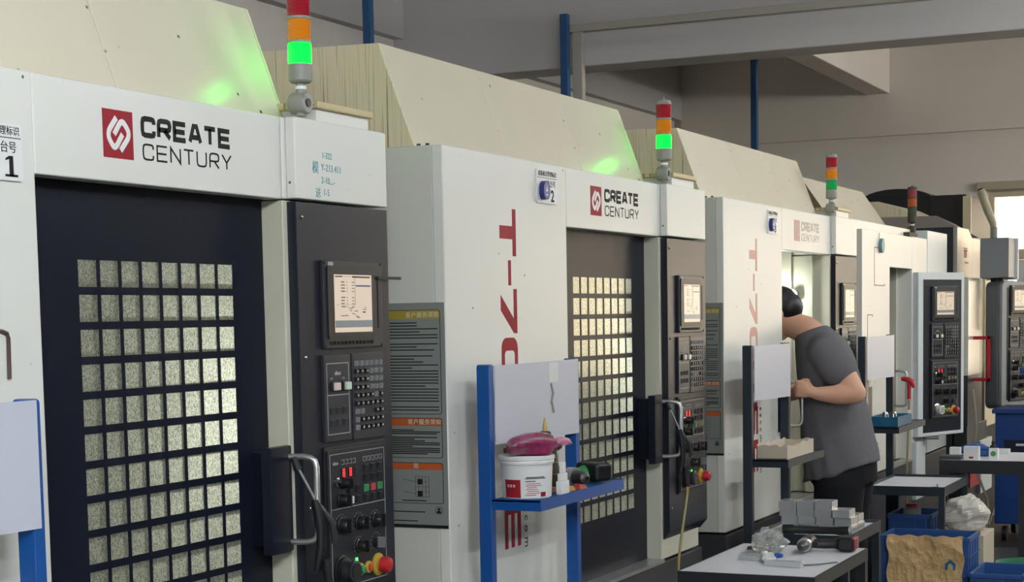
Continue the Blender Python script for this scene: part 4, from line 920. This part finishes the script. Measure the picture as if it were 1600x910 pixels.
# things on the far bench
ZF = .7525
for i, (x, y, sx, sy, sz, lab) in enumerate(((8.12, -.545, .05, .085, .075, 'white carton at the front of the far bench'), (8.30, -.42, .05, .06, .055, 'white carton at the back left of the far bench'), (8.20, -.655, .05, .05, .060, 'white carton with green print on the far bench'), (8.55, -.66, .05, .06, .03, 'low white carton at the back of the far bench'))):
    o = G().box(x-sx/2, x+sx/2, y-sy/2, y+sy/2, ZF, ZF+sz).obj('small_carton', WHITEP, bevel=.002); tag(o, lab, 'box', 'cartons on the far bench')
    if i == 2: G().lathe([(.016, x-sx/2-.001), (.016, x-sx/2)], (0, y, ZF+.03), 'x', 10).obj('printed_mark', GRNK, o)
    if i == 0: G().box(x-sx/2-.0006, x-sx/2, y-.012, y+.012, ZF+.008, ZF+.018).obj('printed_mark', RED, o)
tag(G().box(8.075, 8.20, -.49, -.37+.0, ZF, ZF+.020).obj('grey_case', mat('case_grey', '3c3f44', .45), bevel=.003), 'flat dark grey case at the left end of the far bench', 'case')
tag(lump('blue_cloth', (8.42, -.52, ZF+.026), (.09, .10, .036), mat('cloth_blue', '2f4f8c', .8, var=.3, vscale=30), None, 8, .35, 12), 'crumpled blue cloth on the far bench', 'cloth')
t = thing('small_bottle', 'small black capped bottle on the far bench', 'bottle', (8.36, -.625, ZF))
G().lathe([(.018, 0), (.018, .06), (.008, .07)], n=12).obj('body', DARK, t, smooth=True); G().lathe([(.010, .068), (.010, .088)], n=12).obj('cap', RUBBER, t)

# ------------------------------------------------------------------ crates, bag and bin on the floor
CRB = mat('crate_blue', '2c5490', .4, var=.1, vscale=8)
def crate(x0, x1, y0, y1, z0, z1, label, ribs=4):
    t = thing('plastic_crate', label, 'crate', (x0, y0, z0), 0, 'blue plastic crates on the floor'); W, D, H = x1-x0, y1-y0, z1-z0; th = .006
    G().box(0, W, 0, D, 0, th).obj('bottom', CRB, t)
    for a in ((0, W, 0, th), (0, W, D-th, D), (0, th, th, D-th), (W-th, W, th, D-th)): G().box(*a, th, H-.02).obj('wall', CRB, t)
    g = G().box(-.008, W+.008, -.008, .008, H-.022, H).box(-.008, W+.008, D-.008, D+.008, H-.022, H).box(-.008, .008, .008, D-.008, H-.022, H).box(W-.008, W+.008, .008, D-.008, H-.022, H)
    g.obj('rim', CRB, t, bevel=.002)
    for i in range(ribs):
        y = D*(i+.5)/ribs; G().box(-.006, 0, y-.004, y+.004, .01, H-.024).obj('rib', CRB, t)
        x = W*(i+.5)/ribs; G().box(x-.004, x+.004, -.006, 0, .01, H-.024).obj('rib', CRB, t)
    for z in (H*.35, H*.68):
        G().box(-.006, 0, 0, D, z-.003, z+.003).obj('rib', CRB, t); G().box(0, W, -.006, 0, z-.003, z+.003).obj('rib', CRB, t)
    return t
C1 = crate(6.935, 7.235, -.735, -.295, .15, .455, 'blue plastic crate draped with brown paper, on top of its stack')
crate(6.945, 7.225, -.725, -.305, 0, .148, 'blue plastic crate under the one draped with brown paper')
crate(6.82, 7.22, -1.02, -.765, 0, .295, 'low blue plastic crate beside the paper draped one')
crate(7.58, 7.90, -.42, -.19, 0, .49, 'blue plastic crate under the bench before machine 4')
# kraft paper over the crate front
def paper():
    from mathutils import noise
    g = G(); n, k = 46, 44
    for j in range(k+1):
        for i in range(n+1):
            y = -.335-(.715-.335)*i/n; z = .462-.40*max(0, j-1)/(k-1); q = Vector((y*7+z*2.2, z*4.5-y*1.5, 3.3))
            b = .013+(.038*(noise.ridged_multi_fractal(q, .9, 2.0, 4, 1.0, 2.0)-1.0)*.6+.012*noise.noise(q*.8))*min(1, j/5)
            x = 6.924-max(.003, min(.036, b))
            if j == 0: x, z = 6.975, .445
            if j == 1: z += .004*math.sin(i*.6)
            g.v.append((x, y+.006*math.sin(j*.35)*(1 if i in (0, n) else 0), z))
    for j in range(k):
        for i in range(n): g.f.append((j*(n+1)+i, j*(n+1)+i+1, (j+1)*(n+1)+i+1, (j+1)*(n+1)+i))
    o = g.obj('kraft_paper', mat('kraft', 'd0ae7e', .7, var=.14, vscale=9, bump=.5, bscale=55), smooth=False)
    sol = o.modifiers.new('thick', 'SOLIDIFY'); sol.thickness = .0015; sol.offset = 0
    tag(o, 'crumpled brown kraft paper sack hung over the blue crate', 'paper'); LG = mat('print_teal', '14668f', .6)
    gl = G(); c = (-.655, .315)
    f = lambda a, b, d: (d, c[0]-a, c[1]+b)
    for pol in ([(-.026, -.02), (-.026, .012), (0, .032), (0, .016), (-.013, .004), (-.013, -.02)], [(.026, -.02), (.026, .012), (0, .032), (0, .016), (.013, .004), (.013, -.02)]): gl.ext(pol, f, 6.889, 6.890)
    gl.obj('printed_logo', LG, o)
    gl = G(); ribbon(gl, [(-.615, .25), (-.615, .13), (-.705, .13), (-.705, .25), (-.615, .25)], .0015, FX, 6.889, 6.890)
    gl.obj('printed_box', mat('print_brown', '6b5a40', .6), o)
paper()
crumple('crumpled_sack', (7.63, -.60, .490), (.11, .11, .10), mat('sack_grey', 'd6d1c8', .45, var=.25, vscale=14, bump=.6, bscale=30), 'crumpled pale grey sack sticking out beside the bench leg', 'sack', 3, .55)
tag(G().box(7.48, 7.82, -.72, -.43, 0, .40).obj('carton', CB, bevel=.003), 'plain cardboard carton under the crumpled sack', 'carton')
tag(lump('rag_bundle', (7.74, -.305, .245), (.125, .085, .215), mat('rag_dark', '3d3f45', .9, var=.3, vscale=12), None, 14, .08, 14), 'dark rag bundle filling the crate under the bench', 'rags')
t = thing('round_jar', 'jar with a red cap on the rags in the crate under the bench', 'jar', (7.645, -.305, .468)); G().lathe([(.045, 0), (.05, .01), (.05, .05), (.04, .055)], n=16).obj('body', mat('jar_grey', '8a8a88', .3), t, smooth=True); G().lathe([(.03, .054), (.03, .075)], n=16).obj('cap', REDK, t)
t = thing('round_bin', 'green plastic bin on the floor at the right edge', 'bin', (7.60, -.945, 0))
GB = mat('bin_green', '1d6b48', .4, var=.06)
G().lathe([(.14, .0), (.145, .005), (.178, .235), (.186, .238), (.186, .250), (.178, .250), (.172, .235), (.14, .012), (.001, .012)], n=36).obj('body', GB, t, smooth=True)
G().lathe([(.170, .195), (.176, .197), (.176, .203), (.172, .206)], n=36).obj('rim_band', GB, t, smooth=True)
tag(G().box(8.75, 13.2, -1.7, -.09, 0, .012).obj('floor_shade_sheet', mat('shade_black', '1b1b1c', .8, var=.2, bump=.4, bscale=60), bevel=.003), 'added black sheet standing in for shade on the floor before the far machines', 'shade sheet')  # added dark sheet, stands in for shade on the bare floor
# blue tool cart and hoses before the last machine
t = thing('tool_cart', 'dark blue steel tool cart at the right edge beyond the far bench', 'cart', (10.2, -.80, .0125))
BC = mat('cart_blue', '143a7a', .4, var=.1)
G().box(0, .55, -.1, .46, .12, .88).obj('body', BC, t, bevel=.006); G().box(-.02, .57, -.12, .48, .88, .91).obj('top', BC, t, bevel=.004)
G().box(-.004, 0, .02, .40, .50, .70).obj('drawer', mat('cart_dark', '0c1530', .4), t); G().box(-.012, -.004, .10, .32, .66, .675).obj('drawer_handle', WHITEP, t)
for x in (.06, .48):
    for y in (-.04, .40): G().lathe([(.05, -.015), (.05, .015)], (x, y, .05), 'y', 14).obj('wheel', RUBBER, t)
for x in (.05, .5):
    G().box(x-.008, x+.008, -.05, -.034, .88, 1.15).obj('post', BC, t)
G().box(.0, .55, -.10, .30, 1.15, 1.19).obj('upper_tray', BC, t, bevel=.004)
tag(G().box(10.35, 10.55, -.75, -.60, .9235, .972).obj('paper_stack', WHITEP), 'small stack of white paper on the blue tool cart', 'paper')
tag(G().tube([(10.2, -.19, 1.06), (10.2, -.20, .98), (10.2, -.215, .80), (10.2, -.20, .62), (10.2, -.215, .50), (10.2, -.29, .30), (10.2, -.30, .16), (10.2, -.26, .02)], .009, 8).obj('grey_hose', mat('hose_grey', '8f8b82', .5), smooth=True), 'thick grey hose hanging below the far pendant', 'hose')
tag(G().tube([(11.65, -.085, .44), (11.4, -.20, .46), (11.2, -.27, .42), (11.1, -.29, .34), (11.1, -.26, .25), (11.1, -.20, .17), (11.0, -.17, .022)], .008, 8).obj('power_cable', mat('cable_beige', '9a9486', .5), smooth=True), 'beige cable looping from the white socket box to the floor', 'cable')

# ------------------------------------------------------------------ air guns on the near machines
def air_gun(loc, label, hose_pts, hlabel):
    t = thing('air_gun', label, 'air gun', loc, 0, 'air guns on the door handles')
    G().tube([(-.035, .035, .150), (-.028, .028, .120)], [.007, .010], 10).obj('nozzle_tip', RUBBER, t, smooth=True)
    G().tube([(-.028, .028, .125), (.006, -.006, .030)], .0035, 8).obj('nozzle_tube', STEEL, t, smooth=True)
    G().tube([(.0, 0, .045), (.006, -.004, .02), (.008, -.010, -.03), (.006, -.01, -.075), (.0, .0, -.13)], [.010, .014, .013, .012, .009], 10).obj('gun_body', DARK, t, smooth=True)
    G().tube([(.010, -.008, .03), (.026, -.030, -.01), (.030, -.036, -.05), (.026, -.032, -.065)], [.006, .008, .008, .005], 8).obj('trigger', BEZEL, t, smooth=True)
    G().tube([(.014, -.02, -.10), (.018, -.024, -.175)], [.012, .010], 10).obj('hose_socket', RUBBER, t, smooth=True)
    G().tube([(.018, -.024, -.175), (.018, -.024, -.20)], .008, 8).obj('coupling', mat('brass', 'a08a50', .3, metal=.8), t, smooth=True)
    h = G().tube(hose_pts, .0055, 8).obj('air_hose', HOSE, smooth=True); tag(h, hlabel, 'hose', 'air hoses'); return t
air_gun((1.756, -.085, 1.128), 'black air gun with steel nozzle hanging on the door handle of machine 1', [(1.774, -.109, .927), (1.776, -.112, .80), (1.77, -.10, .5), (1.76, -.09, .01)], 'air hose below the gun on machine 1')
air_gun((4.344, -.112, 1.128), 'black air gun hanging on the door handle of machine 2', [(4.362, -.136, .927), (4.345, -.128, .84), (4.315, -.115, .68), (4.305, -.11, .45), (4.31, -.10, .01)], 'amber air hose hanging below the gun on machine 2')

# ------------------------------------------------------------------ the person
def meld(g, vox, it, name, m, parent, fac=.5):
    me = g.mesh(name+'_raw', m); o = bpy.data.objects.new('tmp', me); col.objects.link(o)
    r_ = o.modifiers.new('r', 'REMESH'); r_.mode = 'VOXEL'; r_.voxel_size = vox
    me2 = bpy.data.meshes.new_from_object(o.evaluated_get(bpy.context.evaluated_depsgraph_get())); bpy.data.objects.remove(o); me2.name = name
    bm = bmesh.new(); bm.from_mesh(me2)
    for _ in range(it): bmesh.ops.smooth_vert(bm, verts=bm.verts, factor=fac, use_axis_x=True, use_axis_y=True, use_axis_z=True)
    bm.to_mesh(me2); bm.free(); me2.materials.clear(); me2.materials.append(m)
    me2.polygons.foreach_set('use_smooth', [True]*len(me2.polygons)); return put(name, me2, parent)
def caps(g, pts, rs, n=14):
    """chain of tapered capsules"""
    for (p, q), (a, b) in zip(zip(pts, pts[1:]), zip(rs, rs[1:])): g.cyl(p, q, a, b, n)
    for p, r_ in zip(pts, rs): g.ell(p, (r_, r_, r_), 8)
def loft(g, rings, n=28):
    """rings: (cx, cy, cz, rx, ry, tilt) ellipses, tilted about x so that the front dips"""
    k = len(g.v)
    for cx, cy, cz, rx, ry, ti in rings:
        for j in range(n):
            a = 2*math.pi*j/n; fx, fy = rx*math.copysign(abs(math.cos(a))**.85, math.cos(a)), ry*math.sin(a)
            g.v.append((cx+fx, cy+fy*math.cos(ti), cz-fy*math.sin(ti)))
    m = len(rings)
    for i in range(m-1):
        for j in range(n): g.f.append((k+i*n+j, k+i*n+(j+1) % n, k+(i+1)*n+(j+1) % n, k+(i+1)*n+j))
    g.f.append(tuple(k+j for j in range(n-1, -1, -1))); g.f.append(tuple(k+(m-1)*n+j for j in range(n)))
SKIN = mat('skin', 'd0a188', .5, var=.08, vscale=14, spec=.3)
SHIRT = mat('tshirt_grey', '646368', .9, var=.08, vscale=25, bump=.25, bscale=300, spec=.2)
PANTS = mat('trousers_black', '17181d', .85, var=.15, vscale=14, spec=.2)
HAIR = mat('hair_black', '0f0f12', .45, var=.3, vscale=80, bump=.6, bscale=160, stretch=(1, 1, .3))
XC = 6.40
per = thing('person', 'person in grey t-shirt leaning into the open third machine, hand on its handle', 'person', (XC, -.24, 0))
per_inv = Matrix.Translation((-XC, .24, 0))
g = G(); ti = .28
loft(g, [(XC, -.215, .90, .155, .115, ti), (XC, -.205, 1.05, .145, .105, ti), (XC, -.175, 1.2, .155, .115, ti), (XC, -.14, 1.33, .155, .10, ti), (XC, -.11, 1.43, .09, .07, ti)])
caps(g, [(XC, -.12, 1.45), (XC, -.045, 1.52), (XC, .05, 1.56)], [.080, .070, .062])                                   # neck
hc = Vector((XC, .080, 1.612)); HT_ = Matrix.Translation(hc) @ Matrix.Rotation(math.radians(-42), 4, 'X')
k0 = len(g.v); g.ell((0, 0, .015), (.074, .094, .098), 14); g.ell((0, .030, -.055), (.056, .062, .062), 12)
g.ell((0, .098, -.010), (.013, .020, .024), 8); g.ell((0, .088, .025), (.05, .016, .016), 8); g.ell((0, .085, -.062), (.026, .012, .010), 8); g.ell((0, .074, -.098), (.026, .022, .020), 8)
for s_ in (-1, 1): g.ell((s_*.076, -.008, -.008), (.010, .018, .030), 8)
g.v[k0:] = [tuple(HT_ @ Vector(p)) for p in g.v[k0:]]
# left arm on the door handle, right arm reaching into the machine
hand = Vector((6.112, -.113, 1.245))
caps(g, [(6.245, -.195, 1.405), (6.215, -.275, 1.315), (6.195, -.338, 1.222)], [.062, .060, .052]); caps(g, [(6.195, -.338, 1.222), (6.165, -.265, 1.216), (6.135, -.175, 1.222)], [.051, .048, .032])
caps(g, [(6.135, -.175, 1.222), (6.112, -.135, 1.236)], [.029, .027])
g.ell((6.105, -.122, 1.243), (.019, .030, .042), 10)
hx, hy = 6.127-.0, -.101
for i, (dz, L_) in enumerate(((.033, .95), (.011, 1.05), (-.011, 1.0), (-.032, .85))):
    z = 1.246+dz
    caps(g, [(6.102, -.112, z), (6.100, -.088, z), (6.112, -.074*L_**.0, z-.001), (6.134, -.075, z-.002), (6.145, -.090, z-.002)], [.0105, .0105, .0098, .009, .008], 10)
caps(g, [(6.120, -.140, 1.262), (6.142, -.125, 1.284), (6.146, -.100, 1.288)], [.013, .0115, .009], 10)
caps(g, [(6.565, -.14, 1.40), (6.60, -.04, 1.24), (6.56, .20, 1.16)], [.054, .047, .030]); g.ell((6.55, .25, 1.15), (.03, .05, .018), 10)
for i in range(4): caps(g, [(6.53+.014*i, .285, 1.15), (6.53+.014*i, .32, 1.145), (6.53+.014*i, .345, 1.13)], [.009, .0085, .0075], 8)
caps(g, [(6.52, .25, 1.145), (6.50, .285, 1.14)], [.011, .009], 8)
# legs and feet
for s_, fy in ((-1, -.22), (1, -.16)):
    caps(g, [(XC+s_*.085, -.225, .86), (XC+s_*.10, -.20, .47), (XC+s_*.105, fy-.03, .09)], [.088, .062, .042])
    caps(g, [(XC+s_*.105, fy-.04, .045), (XC+s_*.115, fy+.11, .035)], [.040, .034])
g.xf(per_inv); body = meld(g, .0065, 4, 'body', SKIN, per)
# hair cap
g = G(); g.ell((0, -.010, .028), (.084, .104, .096), 16); g.ell((0, -.040, -.008), (.076, .076, .078), 14)
g.xf(HT_); g.xf(per_inv); meld(g, .007, 2, 'hair', HAIR, per)
# shirt with sleeves
g = G(); n = 30
loft(g, [(XC, -.222, .823, .205, .200, .30), (XC, -.222, .90, .200, .188, .29), (XC, -.20, 1.02, .190, .170, .28), (XC, -.178, 1.15, .188, .157, .28), (XC, -.160, 1.27, .192, .150, .28), (XC, -.140, 1.37, .190, .138, .28), (XC, -.116, 1.445, .155, .122, .28), (XC, -.088, 1.492, .105, .098, .30), (XC, -.070, 1.520, .082, .082, .34)])
caps(g, [(XC+.10, -.125, 1.435), (6.245, -.190, 1.412), (6.215, -.252, 1.332)][1:], [.090, .092]); caps(g, [(6.35, -.15, 1.415), (6.245, -.190, 1.412)], [.102, .092])
caps(g, [(6.47, -.13, 1.42), (6.565, -.15, 1.41), (6.595, -.085, 1.32)], [.088, .080, .076])
rr = random.Random(9); g.xf(per_inv)
sh = meld(g, .010, 5, 'tshirt', SHIRT, per)
for v in sh.data.vertices:     # folds running down from the armpit
    z, y = v.co.z, v.co.y; f_ = max(0, min(1, (1.30-z)/.35)); v.co += v.normal*(.009*f_*math.sin(26*y+9*z)+.0035*f_*math.sin(60*y-22*z+v.co.x*30)-.002)
# trousers
g = G()
loft(g, [(XC, -.228, .95, .170, .140, .2), (XC, -.232, .86, .182, .158, .1), (XC, -.232, .78, .185, .160, 0)])
for s_, fy in ((-1, -.22), (1, -.16)): caps(g, [(XC+s_*.088, -.235, .78), (XC+s_*.098, -.21, .47), (XC+s_*.105, fy-.035, .12)], [.122, .116, .10], 18)
g.xf(per_inv); meld(g, .012, 4, 'trousers', PANTS, per)
for s_, fy in ((-1, -.22), (1, -.16)):
    g = G(); caps(g, [(XC+s_*.105, fy-.05, .05), (XC+s_*.113, fy+.05, .048), (XC+s_*.117, fy+.125, .040)], [.050, .050, .040]); g.v = [(x, y, max(z, .002)) for x, y, z in g.v]; g.xf(per_inv)
    meld(g, .008, 2, 'shoe', RUBBER, per)
